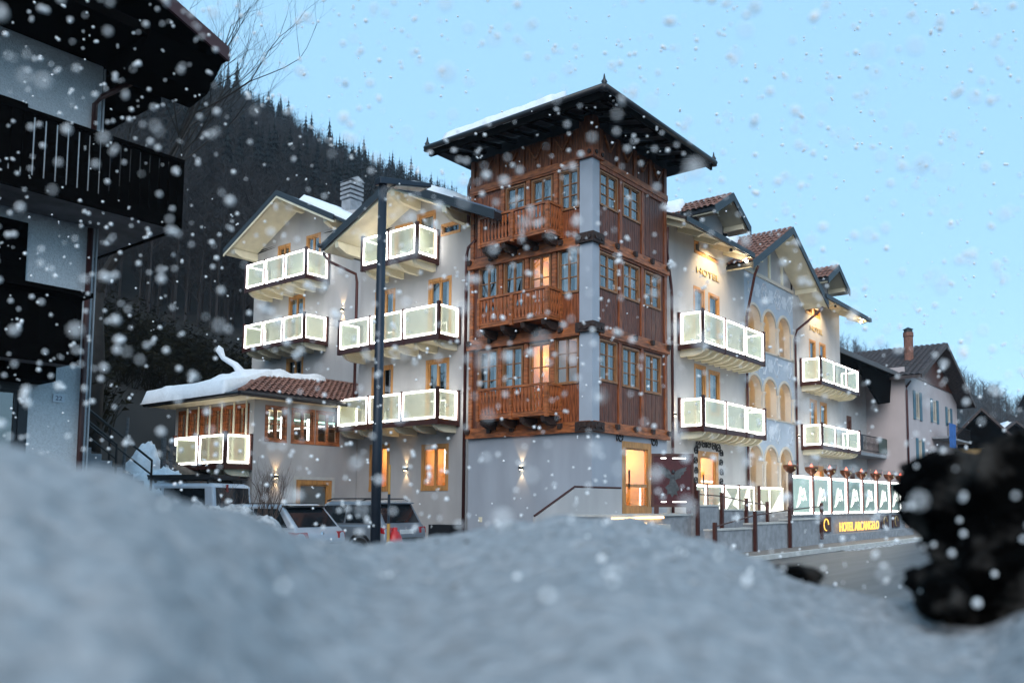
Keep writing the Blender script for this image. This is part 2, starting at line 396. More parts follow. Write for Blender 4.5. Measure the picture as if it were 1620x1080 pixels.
# tower ground floor
wall(TL, 0, 5.0, 0, 3.72, [], 'tower_wall', PLASTER_B, hotel)
wall(TR, 0, 4.25, 0, 3.72, [(1.58, 3.26, 1.28, 3.52)], 'tower_wall', PLASTER_B, hotel)
MB().poly([(0, 5, 0), (.3, 5, 0), (.3, 5, 13), (0, 5, 13)]).poly([(4.25, 0, 0), (4.25, .4, 0), (4.25, .4, 13), (4.25, 0, 13)]).build('tower_return', PLASTER_B, hotel)
# timber storeys: floors at 3.9, 6.9, 9.6, top 12.9
LEV = [3.95, 6.85, 9.55, 12.85]
def cladding(fc, cells, name, m):
    mb = MB(); rg = random.Random(5)
    for (u0, u1, z0, z1) in cells:
        n = max(1, round((u1 - u0) / .115)); w = (u1 - u0) / n
        for i in range(n):
            o = rg.uniform(-.004, .004); fc.box(mb, u0 + i * w + .006, u0 + (i + 1) * w - .006, -.04, .012 + o, z0, z1)
    b = MB()
    o = mb.build(name, m, hotel); o['kind'] = 'stuff'; return o
def backing(fc, u0, u1, z0, z1, holes):
    o = wall(fc, u0, u1, z0, z1, holes, 'timber_backing', WOODD, hotel, depth=.12)
    for v in o.data.vertices:
        pass
    return o
TLW = {0: [(3.72, 4.59, 5.0, 6.55), (2.66, 3.51, 5.0, 6.54), (1.54, 2.38, 4.35, 6.54), (.47, 1.38, 5.16, 6.62)],
       1: [(3.76, 4.6, 7.7, 9.31), (2.64, 3.49, 7.7, 9.32), (1.56, 2.38, 7.25, 9.3), (.47, 1.27, 7.92, 9.36)],
       2: [(2.61, 3.44, 10.3, 11.76), (1.5, 2.35, 9.9, 11.77), (.47, 1.22, 10.52, 11.78)]}
TRW = {0: [(.32, 1.28, 5.24, 6.52), (1.55, 2.52, 5.2, 6.48), (2.85, 3.86, 5.16, 6.46)],
       1: [(.32, 1.3, 8.05, 9.2), (1.6, 2.55, 8.0, 9.18), (2.86, 3.86, 8.0, 9.18)],
       2: [(.34, 1.33, 10.62, 11.72), (1.6, 2.62, 10.62, 11.72)]}
for fc, W, L, gp in ((TL, TLW, 5.0, .44), (TR, TRW, 4.25, .3)):
    for l in range(3):
        z0, z1 = LEV[l], LEV[l + 1] if l < 2 else 12.98
        hs_ = W[l]
        backing(fc, gp, L, z0 - .25, z1 - .25 if l < 2 else 13.0, hs_)
        cells = []; hz = sorted(hs_)
        for i, h in enumerate(hz):
            cells.append((h[0] - .02, h[1] + .02, z0 + .08, h[2] - .02))
        zt = max(h[3] for h in hz)
        if l == 0 or l == 1:
            cells.append((gp + .02, L - .12, zt + .17, z1 - .22))
        else:
            n = 4
            for i in range(n):
                a = gp + .1 + (L - gp - .2) * i / n; b = gp + .1 + (L - gp - .2) * (i + 1) / n
                cells.append((a + .09, b - .09, 12.08, 12.95))
            if fc is TL: cells += [(3.6, 4.85, 9.7, 11.7)]
            else: cells += [(2.85, 4.1, 9.7, 11.7)]
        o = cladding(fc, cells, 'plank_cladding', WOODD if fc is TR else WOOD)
        # posts between windows
        edges = sorted(hz)
        ps = [L - .1] + [(edges[i][1] + edges[i + 1][0]) / 2 for i in range(len(edges) - 1)]
        if l == 2: ps += [(edges[-1][1] + .12)]
        for u in ps:
            b = MB(); w = .075
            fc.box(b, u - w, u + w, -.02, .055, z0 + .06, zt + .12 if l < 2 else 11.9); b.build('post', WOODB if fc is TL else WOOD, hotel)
        # head rail, sill beam
        b = MB(); fc.box(b, gp, L, -.02, .07, zt + .02, zt + .16); b.build('head_rail', WOODB if fc is TL else WOOD, hotel)
        b = MB(); fc.box(b, gp - .04 if l else 0, L + .03, -.03, .13, z0 - .26, z0 - .09); fc.box(b, gp - .02 if l else 0, L + .01, -.03, .09, z0 - .088, z0 + .07); b.build('storey_beam', WOODB, hotel)
        for i in range(6 if fc is TL else 5):
            u = .12 + (L - .2) * i / (5 if fc is TL else 4)
            b = MB(); fc.box(b, u - .07, u + .07, .1, .2, z0 - .12, z0 + .03); b.build('beam_end', WOODE, hotel)
        for h in hs_:
            litw = 0
            if fc is TL and l == 1 and h[0] == 1.56: litw = 9
            if fc is TL and l == 0 and h[0] in (1.54,): litw = 15
            if fc is TL and l == 0 and h[0] == .47: litw = 2.2
            window(fc, *h, hotel, wood=TFR, bars=(0, 2), fw=.055, sw=.032, d=-.01, lit=litw, curtain=not litw and random.random() < .7)
    # carved frieze under the eaves: slanted struts forming diamonds between posts
    n = 4
    for i in range(n + 1):
        u = gp + .1 + (L - gp - .2) * i / n
        b = MB(); fc.box(b, u - .08, u + .08, -.02, .07, 11.95, 12.98); b.build('post', WOOD, hotel)
    for i in range(n):
        a = gp + .1 + (L - gp - .2) * i / n; c = gp + .1 + (L - gp - .2) * (i + 1) / n; m_ = (a + c) / 2
        for s in (-1, 1):
            MB().bar(fc(m_, .05, 12.42), fc(m_ + s * .3, .05, 12.86), .06, .05).build('strut', WOODB, hotel)
    b = MB(); fc.box(b, gp, L, -.02, .1, 11.86, 12.06); b.build('head_rail', WOODB, hotel)
# blue-grey corner pillar in three lengths
for z0, z1 in ((3.98, 6.66), (6.98, 9.36), (9.68, 11.95)):
    MB().prism([(-.06, -.06, z0), (.3, -.06, z0), (.3, .02, z0), (.02, .02, z0), (.02, .42, z0), (-.06, .42, z0)], (0, 0, z1 - z0)).build('corner_pillar', PILLAR, hotel)
for z in (3.7, 6.67, 9.37, 11.96):
    MB().box(-.17, .42, -.17, .0, z, z + .29).box(-.17, 0, .003, .5, z, z + .29).build('pillar_capital', WOODE if z < 11 else WOOD, hotel)
    for q in ((-.21, -.03), (-.03, -.21), (-.21, .32), (.28, -.21)):
        MB().tube([(q[0], q[1], z + .14), (q[0] + (.03 if q[0] < -.1 else 0), q[1] + (.03 if q[1] < -.1 else 0), z + .14)], .07, 8).build('beam_end', WOODE, hotel)
MB().box(-.06, .3, -.06, .05, 12.252, 13.3).box(-.06, .05, .052, .45, 12.252, 13.3).build('corner_post', WOOD, hotel)
# timber balconies of the tower
bal_prof = [(-.045, 0), (-.02, .08), (-.045, .2), (-.05, .32), (-.02, .42), (-.045, .55), (-.045, .72), (.045, .72), (.045, .55), (.02, .42), (.05, .32), (.045, .2), (.02, .08), (.045, 0)]
balX = MB().prism([(0, u, z) for u, z in bal_prof], (.025, 0, 0)).mesh('baluster', BALU)
balY = MB().prism([(u, 0, z) for u, z in bal_prof], (0, .025, 0)).mesh('baluster', BALU)
for zb in (4.2, 7.1, 9.72):
    y0, y1, d = 1.12, 3.98, .7
    s = MB(); s.box(-d, .0, y0, y1, zb, zb + .07); bal = s.build('timber_balcony', WOODB, hotel)
    for i in range(4):
        y = y0 + .2 + (y1 - y0 - .4) * i / 3
        MB().prism([(-d + .02, y - .08, zb - .02), (0, y - .08, zb - .02), (0, y - .08, zb - .28), (-d + .3, y - .08, zb - .26), (-d + .05, y - .08, zb - .16)], (0, .16, 0)).build('bracket', WOODE, bal)
    r_ = MB(); r_.box(-d - .02, -d + .07, y0 - .02, y1, zb + .9, zb + .97).box(-d + .07, 0, y0 - .02, y0 + .07, zb + .9, zb + .97).box(-d + .07, 0, y1 - .09, y1, zb + .9, zb + .97); r_.build('handrail', WOODB, bal)
    r_ = MB(); r_.box(-d - .01, -d + .05, y0 - .01, y1, zb + .075, zb + .14).box(-d + .05, 0, y0 - .01, y0 + .05, zb + .075, zb + .14); r_.build('bottom_rail', WOODB, bal)
    for y in (y0 + .03, (y0 + y1) / 2, y1 - .05): MB().box(-d - .04, -d + .06, y - .05, y + .05, zb - .05, zb + .9).build('rail_post', WOODB, bal)
    MB().box(-.1, -.012, y0 - .03, y0 + .06, zb - .05, zb + .9).build('rail_post', WOODB, bal)
    for i in range(19):
        y = y0 + .13 + (y1 - y0 - .26) * i / 18
        o = link('baluster', balX, bal, True); o.location = (-d + .01 + random.uniform(-.004, .004), y, zb + .16); o.rotation_euler = (random.uniform(-.02, .02), 0, 0)
    for i in range(4):
        o = link('baluster', balY, bal, True); o.location = (-d + .18 + i * .125, y0 + .01, zb + .16)
# tower roof
def roofslab(name, a, b, c, d, t, m, parent): return MB().hexa(quad_slab(a, b, c, d, t)).build(name, m, parent)
E = dict(x0=-1.45, x1=4.8, y0=-1.45, y1=5.45)
apx = (1.65, 2.0, 15.0); zc = 13.1
tr = MB(); cn = [(E['x0'], E['y0'], zc), (E['x1'], E['y0'], zc), (E['x1'], E['y1'], zc), (E['x0'], E['y1'], zc)]
lowc = [(x, y, zc - .12) for x, y, z in cn]
inn = [(-.02, -.02, 13.35), (4.25, -.02, 13.35), (4.25, 5.02, 13.35), (-.02, 5.02, 13.35)]
for i in range(4): j = (i + 1) % 4; tr.poly([cn[i], cn[j], apx]); tr.poly([cn[j], cn[i], lowc[i], lowc[j]]); tr.poly([lowc[i], lowc[j], inn[j], inn[i]])
troof = tr.build('tower_roof', DARK, hotel)
f = MB()
f.box(E['x0'] - .07, E['x0'] + .03, E['y0'], E['y1'], zc - .28, zc - .08).box(E['x0'] - .07, E['x1'], E['y0'] - .07, E['y0'] - .002, zc - .28, zc - .08)
f.build('fascia', BLACKW, troof)
MB().tube([(E['x0'] - .14, E['y0'] - .14, zc - .02), (E['x0'] - .14, E['y1'] + .1, zc - .02)], .085, 8).build('gutter', DARK, troof, smooth=True)
MB().tube([(E['x0'] - .14, E['y0'] - .14, zc - .02), (E['x1'] + .1, E['y0'] - .14, zc - .02)], .085, 8).build('gutter', DARK, troof, smooth=True)
for i in range(10):
    y = E['y0'] + .35 + i * .68; MB().hexa([(-1.4, y, 12.93), (-1.4, y + .12, 12.93), (0, y + .12, 13.16), (0, y, 13.16), (-1.4, y, 13.0), (-1.4, y + .12, 13.0), (0, y + .12, 13.3), (0, y, 13.3)]).build('rafter', BLACKW, troof)
for i in range(9):
    x = E['x0'] + .35 + i * .68; MB().hexa([(x, -1.4, 12.93), (x + .12, -1.4, 12.93), (x + .12, 0, 13.16), (x, 0, 13.16), (x, -1.4, 13.0), (x + .12, -1.4, 13.0), (x + .12, 0, 13.3), (x, 0, 13.3)]).build('rafter', BLACKW, troof)
for (x, y) in ((E['x0'] - .1, E['y0'] - .1), (E['x0'] - .1, E['y1'] + .05), (E['x1'] + .05, E['y0'] - .1)):
    MB().lathe([(.001, -.15), (.12, -.12), (.1, .0), (.05, .06), (.09, .12), (.04, .2), (.015, .34), (.001, .36)], (x, y, zc), 8).build('finial', DARK, troof, smooth=True)
def onroof(x, y):   # height of the -X slope of the tower roof
    return zc + (x - E['x0']) * (15 - zc) / (apx[0] - E['x0'])
snow_cap((-1.45, .35, onroof(-1.45, 0)), (-1.45, 5.3, onroof(-1.45, 0)), (.4, 3.2, onroof(.4, 0)), (.4, 1.2, onroof(.4, 0)), .34, 'roof_snow', troof, seed=1)
# ---- middle wing with its gable
slope = .43; RY, RZ = 7.9, 12.72
def mtop(y): return RZ - .25 - slope * abs(y - RY)
MWH = [(6.19, 7.34, 7.12, 9.42), (9.06, 10.17, 7.12, 9.4), (6.25, 7.4, 4.32, 6.57), (9.1, 10.28, 4.32, 6.6), (6.22, 7.55, 2.03, 3.63), (9.2, 10.3, 2.03, 3.74),
       (8.2, 9.15, 10.02, 11.7), (7.02, 8.0, 10.02, 11.9), (5.8, 6.75, 10.86, 11.3)]
wall(MW, 5.0, 11.02, 0, 12.5, MWH, 'middle_wall', PLASTER, hotel, top=(mtop, RY))
for h in MWH[:4]: window(MW, *h, hotel, fw=.11, curtain=True)
window(MW, *MWH[4], hotel, lit=16, fw=.13); window(MW, *MWH[5], hotel, lit=16, fw=.13)
for h in MWH[6:8]: window(MW, *h, hotel, leaves=1, fw=.12, curtain=True)
window(MW, *MWH[8], hotel, leaves=1, fw=.07)
MB().prism([(.29, 9.3, 10.9), (.29, 10.2, 10.9), (.29, 10.2, 11.1), (.29, 9.3, 11.5)], (-.04, 0, 0)).build('window', WOOD, hotel)
glass_balcony(MW, 5.75, 10.9, 1.0, 4.22, 5.36, hotel, 3, 6)
glass_balcony(MW, 5.75, 10.9, 1.0, 7.02, 8.2, hotel, 3, 6)
glass_balcony(MW, 6.86, 9.7, 1.0, 9.92, 11.1, hotel, 2, 4)
mr = MB(); x0, x1 = -1.0, 9
def rz(y): return RZ - slope * abs(y - RY)
mr.hexa(quad_slab((x0, RY, RZ), (x1, RY, RZ), (x1, 11.62, rz(11.62)), (x0, 11.62, rz(11.62)), .2)); mroof = mr.build('middle_roof', DARK, hotel)
MB().hexa(quad_slab((x0, 3.0, rz(3.0)), (-.02, 3.0, rz(3.0)), (-.02, RY - .002, RZ), (x0, RY - .002, RZ), .2)).hexa(quad_slab((-.018, 5.02, rz(5.02)), (x1, 5.02, rz(5.02)), (x1, RY - .002, RZ), (-.018, RY - .002, RZ), .2)).build('roof_slope', DARK, mroof)
MB().hexa(quad_slab((x0 + .04, RY, RZ - .203), (.3, RY, RZ - .203), (.3, 11.55, rz(11.55) - .203), (x0 + .04, 11.55, rz(11.55) - .203), .1)).hexa(quad_slab((x0 + .04, 5.02, rz(5.02) - .203), (.3, 5.02, rz(5.02) - .203), (.3, RY - .002, RZ - .203), (x0 + .04, RY - .002, RZ - .203), .1)).build('soffit', CREAM, mroof)
for y in (RY, 10.9, 5.35):
    MB().prism([(x0 + .06, y - .1, rz(y) - .3), (.3, y - .1, rz(y) - .3), (.3, y - .1, rz(y) - .68), (x0 + .45, y - .1, rz(y) - .66), (x0 + .1, y - .1, rz(y) - .5)], (0, .2, 0)).build('purlin', CREAM, mroof)
for s, ye in ((1, 11.62), (-1, 3.0)):
    MB().hexa([(x0 - .05, RY, RZ - .24), (x0 - .002, RY, RZ - .24), (x0 - .002, ye, rz(ye) - .24), (x0 - .05, ye, rz(ye) - .24), (x0 - .05, RY, RZ + .06), (x0 - .002, RY, RZ + .06), (x0 - .002, ye, rz(ye) + .06), (x0 - .05, ye, rz(ye) + .06)]).build('verge_board', DARK, mroof)
MB().tube([(x0 - .1, 11.7, rz(11.62) - .03), (4, 11.7, rz(11.62) - .03)], .09, 8).build('gutter', DARK, mroof, smooth=True)
MB().hexa(quad_slab((-.95, 3.0, rz(3.0) + .12), (-.03, 3.0, rz(3.0) + .12), (-.03, 4.9, rz(4.9) + .12), (-.95, 4.9, rz(4.9) + .12), .1)).build('flashing', FLASH, mroof)
snow_cap((-.55, 5.1, rz(5.1)), (5.5, 5.1, rz(5.1)), (5.5, 7.85, rz(7.85)), (-.55, 7.85, rz(7.85)), .3, 'roof_snow', mroof, seed=4)
snow_cap((.4, 7.9, RZ), (6, 7.9, RZ), (6, 11.3, rz(11.3)), (.4, 11.3, rz(11.3)), .3, 'roof_snow', mroof, seed=5)
pipe([(-.9, 11.7, 10.85), (-.75, 11.55, 10.55), (.14, 11.12, 10.2), (.18, 11.1, 9.9), (.18, 11.1, 0)], hotel)
pipe([(.05, 5.07, 12.5), (.0, 5.14, 12.2), (.0, 5.14, 10.9)], hotel)
pipe([(-.02, 4.75, 10.3), (-.02, 5.12, 10.1), (-.06, 5.14, 9.8), (-.06, 5.14, 0)], hotel)
sconce(MW, 8.3, 2.8, hotel)
sconce(TL, 2.68, 2.69, hotel)
MB().box(-.25, .29, 5.55, 6.55, 0.01, .9).build('cellar_hatch', DARK, hotel)
MB().box(-.012, -.002, 4.35, 4.5, 1.0, 1.16).build('meter_cover', CREAM, hotel)
# ---- left wing, set back, half a storey higher
def ltop(y): return 15.15 - .47 * abs(y - 18.25) if y > 14.3 else 13.1
LWH = [(16.87, 17.93, 11.3, 13.6), (19.1, 20.08, 11.3, 13.52), (17.9, 19.12, 8.55, 11.0), (17.9, 19.17, 6.3, 8.15)]
wall(LW, 11.02, 21.9, 2, 15.15, LWH, 'left_wall', PLASTER, hotel, top=(lambda y: max(ltop(y), 13.1) if y < 18.25 else ltop(y), 18.25))
for h in LWH: window(LW, *h, hotel, fw=.12, curtain=True)
glass_balcony(LW, 16.2, 20.65, 1.2, 8.45, 9.66, hotel, 3, 6)
glass_balcony(LW, 16.2, 20.65, 1.2, 11.2, 12.45, hotel, 3, 6)
sconce(LW, 15.19, 9.87, hotel, 20)
def lz(y): return 15.34 - .47 * abs(y - 18.25)
lr = MB().hexa(quad_slab((1.4, 18.25, lz(18.25)), (10, 18.25, lz(18.25)), (10, 22.35, lz(22.35)), (1.4, 22.35, lz(22.35)), .12)).hexa(quad_slab((1.4, 13.0, lz(13.0)), (10, 13.0, lz(13.0)), (10, 18.248, lz(18.25)), (1.4, 18.248, lz(18.25)), .12))
lroof = lr.build('left_roof', DARK, hotel)
MB().hexa(quad_slab((1.45, 18.25, lz(18.25) - .13), (2.7, 18.25, lz(18.25) - .13), (2.7, 22.3, lz(22.3) - .13), (1.45, 22.3, lz(22.3) - .13), .12)).hexa(quad_slab((1.45, 14.2, lz(14.2) - .13), (2.7, 14.2, lz(14.2) - .13), (2.7, 18.248, lz(18.25) - .13), (1.45, 18.248, lz(18.25) - .13), .12)).build('soffit', CREAM, lroof)
for s, ye in ((1, 22.35), (-1, 14.2)):
    ya = 18.25
    MB().hexa([(1.34, ya, lz(ya) - .3), (1.395, ya, lz(ya) - .3), (1.395, ye, lz(ye) - .3), (1.34, ye, lz(ye) - .3), (1.34, ya, lz(ya) - .2), (1.395, ya, lz(ya) - .2), (1.395, ye, lz(ye) - .2), (1.34, ye, lz(ye) - .2)]).build('verge_board', CREAM, lroof)
    MB().hexa([(1.32, ya, lz(ya) - .198), (1.395, ya, lz(ya) - .198), (1.395, ye, lz(ye) - .198), (1.32, ye, lz(ye) - .198), (1.32, ya, lz(ya) + .05), (1.395, ya, lz(ya) + .05), (1.395, ye, lz(ye) + .05), (1.32, ye, lz(ye) + .05)]).build('verge_cap', DARK, lroof)
for y in (18.25, 21.8, 15.0):
    MB().prism([(1.5, y - .11, lz(y) - .25), (2.7, y - .11, lz(y) - .25), (2.7, y - .11, lz(y) - .62), (1.9, y - .11, lz(y) - .6), (1.54, y - .11, lz(y) - .45)], (0, .22, 0)).build('purlin', CREAM, lroof)
snow_cap((1.75, 13.2, lz(13.2)), (9, 13.2, lz(13.2)), (9, 17.6, lz(17.6)), (1.75, 17.6, lz(17.6)), .3, 'roof_snow', lroof, seed=9)
ch = MB().box(2.75, 3.35, 14.95, 15.55, 13.5, 14.75); chim = ch.build('chimney', CONC, lroof)
for i in range(4): MB().box(2.7, 3.4, 14.9, 15.6, 14.8 + i * .2, 14.92 + i * .2).build('louvre', CONC, chim)
MB().prism([(2.68, 14.85, 15.6), (3.42, 14.85, 15.6), (3.05, 14.85, 15.8)], (0, .8, 0)).build('chimney_cap', CONC, chim)
MB().box(2.85, 3.25, 15.05, 15.45, 14.75, 15.6).build('flue', DARK, chim)

# ---- right wing
LOGB = mat('sgraffito_blue', (.37, .42, .49), .9, var=.08, scale=2)
SGRAF = mat('sgraffito_white', (.52, .56, .62), .9, var=.06)
RWH = [(6.86, 7.72, 7.1, 9.6), (8.0, 8.9, 7.1, 9.58), (6.86, 7.76, 4.2, 6.7), (7.97, 8.88, 4.9, 6.62), (6.94, 7.87, 10.85, 11.4), (7.95, 8.85, 10.85, 11.4), (7.09, 8.67, 1.3, 3.52)]
RW2H = [(18.0, 18.84, 7.1, 9.42), (19.3, 20.17, 7.1, 9.46), (17.95, 18.84, 4.2, 6.55), (19.25, 20.17, 4.2, 6.53), (17.6, 18.5, 10.6, 11.15), (18.6, 19.5, 10.6, 11.15), (18.2, 19.6, 1.3, 3.4)]
wall(RW, 4.25, 11.1, 0, 11.6, RWH, 'right_wall', PLASTER, hotel)
wall(RW, 16.1, 22.2, 0, 11.6, RW2H, 'right_wall', PLASTER, hotel)
MB().poly([(22.2, .4, 0), (22.2, 8, 0), (22.2, 8, 11.6), (22.2, .4, 11.6)]).build('right_wall', PLASTER, hotel)
for h in RWH[:6] + RW2H[:6]: window(RW, *h, hotel, fw=.1, leaves=1 if h[1] - h[0] < .95 else 2, curtain=h[3] - h[2] > 1)
def door(fc, u0, u1, z0, z1, lit, n='entrance_door'):
    w = window(fc, u0, u1, z0, z1, hotel, leaves=1, fw=.2, lit=lit, name=n)
    h_ = MB().bar(fc(u0 + .34, .04, z0 + .75), fc(u0 + .34, .04, z0 + 1.35), .04); h_.build('door_handle', IRON, w)
    b = MB(); fc.box(b, u0 + .26, u1 - .26, -.05, .012, z0 + .82, z0 + .92); b.build('cross_rail', OAK, w)
    MB().lathe([(.001, -.06), (.1, -.05), (.13, .02), (.08, .1), (.001, .11)], fc((u0 + u1) / 2 - .2, -.9, z1 - .55), 10).build('hanging_lamp', BULB, w)
    return w
door(TR, 1.58, 3.26, 1.28, 3.52, 30); door(RW, 7.09, 8.67, 1.3, 3.52, 24); door(RW, 18.2, 19.6, 1.3, 3.4, 16)
# wrought ornaments round the doors
def scroll(fc, u, z, s, n=1.6):
    return MB().tube([fc(u + s * (.02 + .11 * t) * math.cos(t * n * 2 * math.pi), .03, z + abs(s) * (.02 + .11 * t) * math.sin(t * n * 2 * math.pi)) for t in [i / 22 for i in range(23)]], .022, 5)
for fc, u, z, s in ((TR, 1.45, 3.62, 1.6), (TR, 1.5, 3.95, 1.1), (TR, 3.4, 3.6, -1.6), (TR, 3.35, 3.93, -1.1)): scroll(fc, u, z, s).build('wrought_ornament', IRON, hotel)
for i in range(5): scroll(RW, 7.1 + i * .39, 3.72 + .06 * math.sin(i), 1.5 * (-1) ** i).build('wrought_ornament', IRON, hotel)
for i in range(6):
    for u in (6.9, 8.87): scroll(RW, u, 1.7 + i * .36, 1.2 * (-1) ** i).build('wrought_ornament', IRON, hotel)
glass_balcony(RW, 5.72, 10.72, 1.0, 4.12, 5.28, hotel, 3, 10)
glass_balcony(RW, 5.72, 10.72, 1.0, 7.05, 8.33, hotel, 3, 10)
glass_balcony(RW, 16.85, 21.95, 1.0, 4.1, 5.22, hotel, 3, 10)
glass_balcony(RW, 16.85, 21.95, 1.0, 7.05, 8.28, hotel, 3, 10)
# loggia with three tiers of arches
lm = MB(); arches = []
bays = [(11.1, 12.74), (12.74, 14.28), (14.28, 16.1)]
cols = [(11.27, 12.62), (12.84, 14.16), (14.38, 15.72)]
tiers = [(0.0, 1.32, 4.0, 4.62), (4.62, 5.22, 6.92, 7.55), (7.55, 8.05, 9.86, 11.3)]   # bottom, sill, apex, top
for zb, zs, za, zt in tiers:
    for (a, b), (c, d) in zip(bays, cols):
        r = (d - c) / 2; mid = (c + d) / 2; sp = za - r; n = 14
        lm.poly([RW(a, 0, zb), RW(b, 0, zb), RW(b, 0, zs), RW(a, 0, zs)])
        lm.poly([RW(a, 0, zs), RW(c, 0, zs), RW(c, 0, zt), RW(a, 0, zt)]); lm.poly([RW(d, 0, zs), RW(b, 0, zs), RW(b, 0, zt), RW(d, 0, zt)])
        arc = [(mid - r * math.cos(math.pi * i / n), sp + r * math.sin(math.pi * i / n)) for i in range(n + 1)]
        for (p, q), (s, t) in zip(arc, arc[1:]): lm.poly([RW(p, 0, q), RW(s, 0, t), RW(s, 0, zt), RW(p, 0, zt)])
        arches.append((arc, c, d, zs, sp))
lm.build('loggia_wall', LOGB, hotel)
for arc, c, d, zs, sp in arches:
    rv = MB(); full = [(c, zs)] + arc + [(d, zs)]
    for (p, q), (s, t) in zip(full, full[1:]): rv.poly([RW(p, 0, q), RW(s, 0, t), RW(s, -.3, t), RW(p, -.3, q)])
    rv.poly([RW(c, 0, zs), RW(d, 0, zs), RW(d, -.3, zs), RW(c, -.3, zs)])
    o = rv.build('arch_reveal', CREAMW, hotel)
    tm = MB(); mid = (c + d) / 2; r = (d - c) / 2; n = 14
    rows = [[RW(mid - (r + w) * math.cos(math.pi * i / n), dd, sp + (r + w) * math.sin(math.pi * i / n)) for w, dd in ((0, .03), (.11, .03), (.11, .0))] for i in range(n + 1)]
    tm.grid(rows).build('archivolt', CREAMW, hotel)
for zb, zs, za, zt in tiers:
    for i, u in enumerate((11.2, 12.73, 14.27, 15.86)):
        r = .66; sp = za - .67
        cmb = MB(); cp = RW(u, .02, 0)
        cmb.lathe([(.1, zs), (.12, zs + .02), (.085, zs + .1), (.08, sp - .12), (.11, sp - .08), (.13, sp - .01), (.13, sp + .03)], (cp.x, cp.y, 0), 12)
        cmb.build('column', CREAMW, hotel, smooth=True)
    b = MB(); RW.box(b, 11.1, 16.1, .002, .05, zs - .05, zs - .002); b.build('sill_course', CREAMW, hotel)
    f_ = MB().poly([(11.1, .7, zs - .05), (16.1, .7, zs - .05), (16.1, 2.6, zs - .05), (11.1, 2.6, zs - .05)]).poly([(11.1, 2.6, zs - .05), (16.1, 2.6, zs - .05), (16.1, 2.6, zt - .1), (11.1, 2.6, zt - .1)]).poly([(11.1, .7, zt - .1), (16.1, .7, zt - .1), (16.1, 2.6, zt - .1), (11.1, 2.6, zt - .1)])
    for x in (11.1, 16.1): f_.poly([(x, .7, zs - .05), (x, 2.6, zs - .05), (x, 2.6, zt - .1), (x, .7, zt - .1)])
    lg = f_.build('loggia_room', CREAMW, hotel)
    fd = Face('y', 2.58)
    for u in (12.5, 14.6):
        b = MB(); fd.box(b, u, u + .9, 0, .05, zs, zs + 2.05); b.build('loggia_door', OAK, lg)
        b = MB(); fd.box(b, u + .16, u + .74, .052, .06, zs + .3, zs + 1.85); b.build('door_glass', DARKROOM, lg)
    for u in (12.0, 13.6, 15.2):
        MB().lathe([(.001, -.07), (.08, -.06), (.09, 0), (.05, .06), (.001, .07)], (u, 1.6, za - .1), 10).build('hanging_lamp', BULB, lg)
        lamp_at((u, 1.6, za - .26), (1, .64, .32), 3.2, lg)
# scratched white rosettes and tendrils on the loggia bands
def rosette(u, z, r):
    mb = MB()
    for k in range(6):
        a = k * math.pi / 3
        pts = [(0, .04), (r * .45, .16 * r + .02), (r * .8, .02 + .3 * r), (r, 0), (r * .8, -.02 - .3 * r), (r * .45, -.16 * r - .02), (0, -.04)]
        mb.prism([RW(u + p * math.cos(a) - q * math.sin(a), .004 + k * .0008, z + p * math.sin(a) + q * math.cos(a)) for p, q in pts], (0, -.006, 0))
    return mb
def tendril(u, z, s):
    mb = MB()
    for sg in (-1, 1):
        mb.tube([RW(u + s * (.1 + .5 * t), .004, z + sg * (.08 + .28 * math.sin(t * 3.4)) * (1 - .2 * t)) for t in [i / 12 for i in range(13)]], .022, 4)
        for t in (.3, .6, .9): mb.bar(RW(u + s * (.1 + .5 * t), .0187 + t * .003, z + sg * (.08 + .28 * math.sin(t * 3.4))), RW(u + s * (.16 + .5 * t), .0187 + t * .003, z + sg * (.2 + .28 * math.sin(t * 3.4))), .05, .012)
    return mb
for z, us_ in ((10.55, (12.3, 13.7, 15.1)), (7.5, (13.55,)), (4.62, (13.55,))):
    for u in us_:
        rosette(u, z, .32).build('sgraffito_rosette', SGRAF, hotel)
        tendril(u + .28, z, 1).build('sgraffito_tendril', SGRAF, hotel); tendril(u - .28, z, -1).build('sgraffito_tendril', SGRAF, hotel)
for z in (7.4, 4.5):
    for u in (11.9, 15.2): tendril(u, z + .1, 1).build('sgraffito_tendril', SGRAF, hotel)
b = MB(); RW.box(b, 11.1, 16.1, .002, .06, 11.16, 11.3); b.build('band_course', CREAMW, hotel)
# gold HOTEL lettering high on the walls, pipes, lamps
text_mesh('HOTEL', .34, GOLDP, 'lettering', hotel, RW(7.95, .03, 10.12), (1, 0, 0), (0, 0, 1), width=1.75)
text_mesh('HOTEL', .34, GOLDP, 'lettering', hotel, RW(18.9, .03, 9.85), (1, 0, 0), (0, 0, 1), width=1.6)
pipe([(4.3, -.05, 11.0), (4.5, .1, 10.2), (5.1, .3, 9.2), (5.15, .3, 8.9), (5.15, .3, 0)], hotel)
pipe([(10.1, -.7, 10.9), (10.2, -.5, 10.6), (11.05, .28, 9.2), (11.07, .3, 8.9), (11.07, .3, 0)], hotel)
pipe([(17.0, -.7, 10.6), (16.9, -.5, 10.35), (16.2, .25, 9.5), (16.12, .3, 9.2), (16.12, .3, 0)], hotel)
sconce(RW, 5.36, 4.69, hotel); sconce(RW, 16.4, 4.65, hotel)
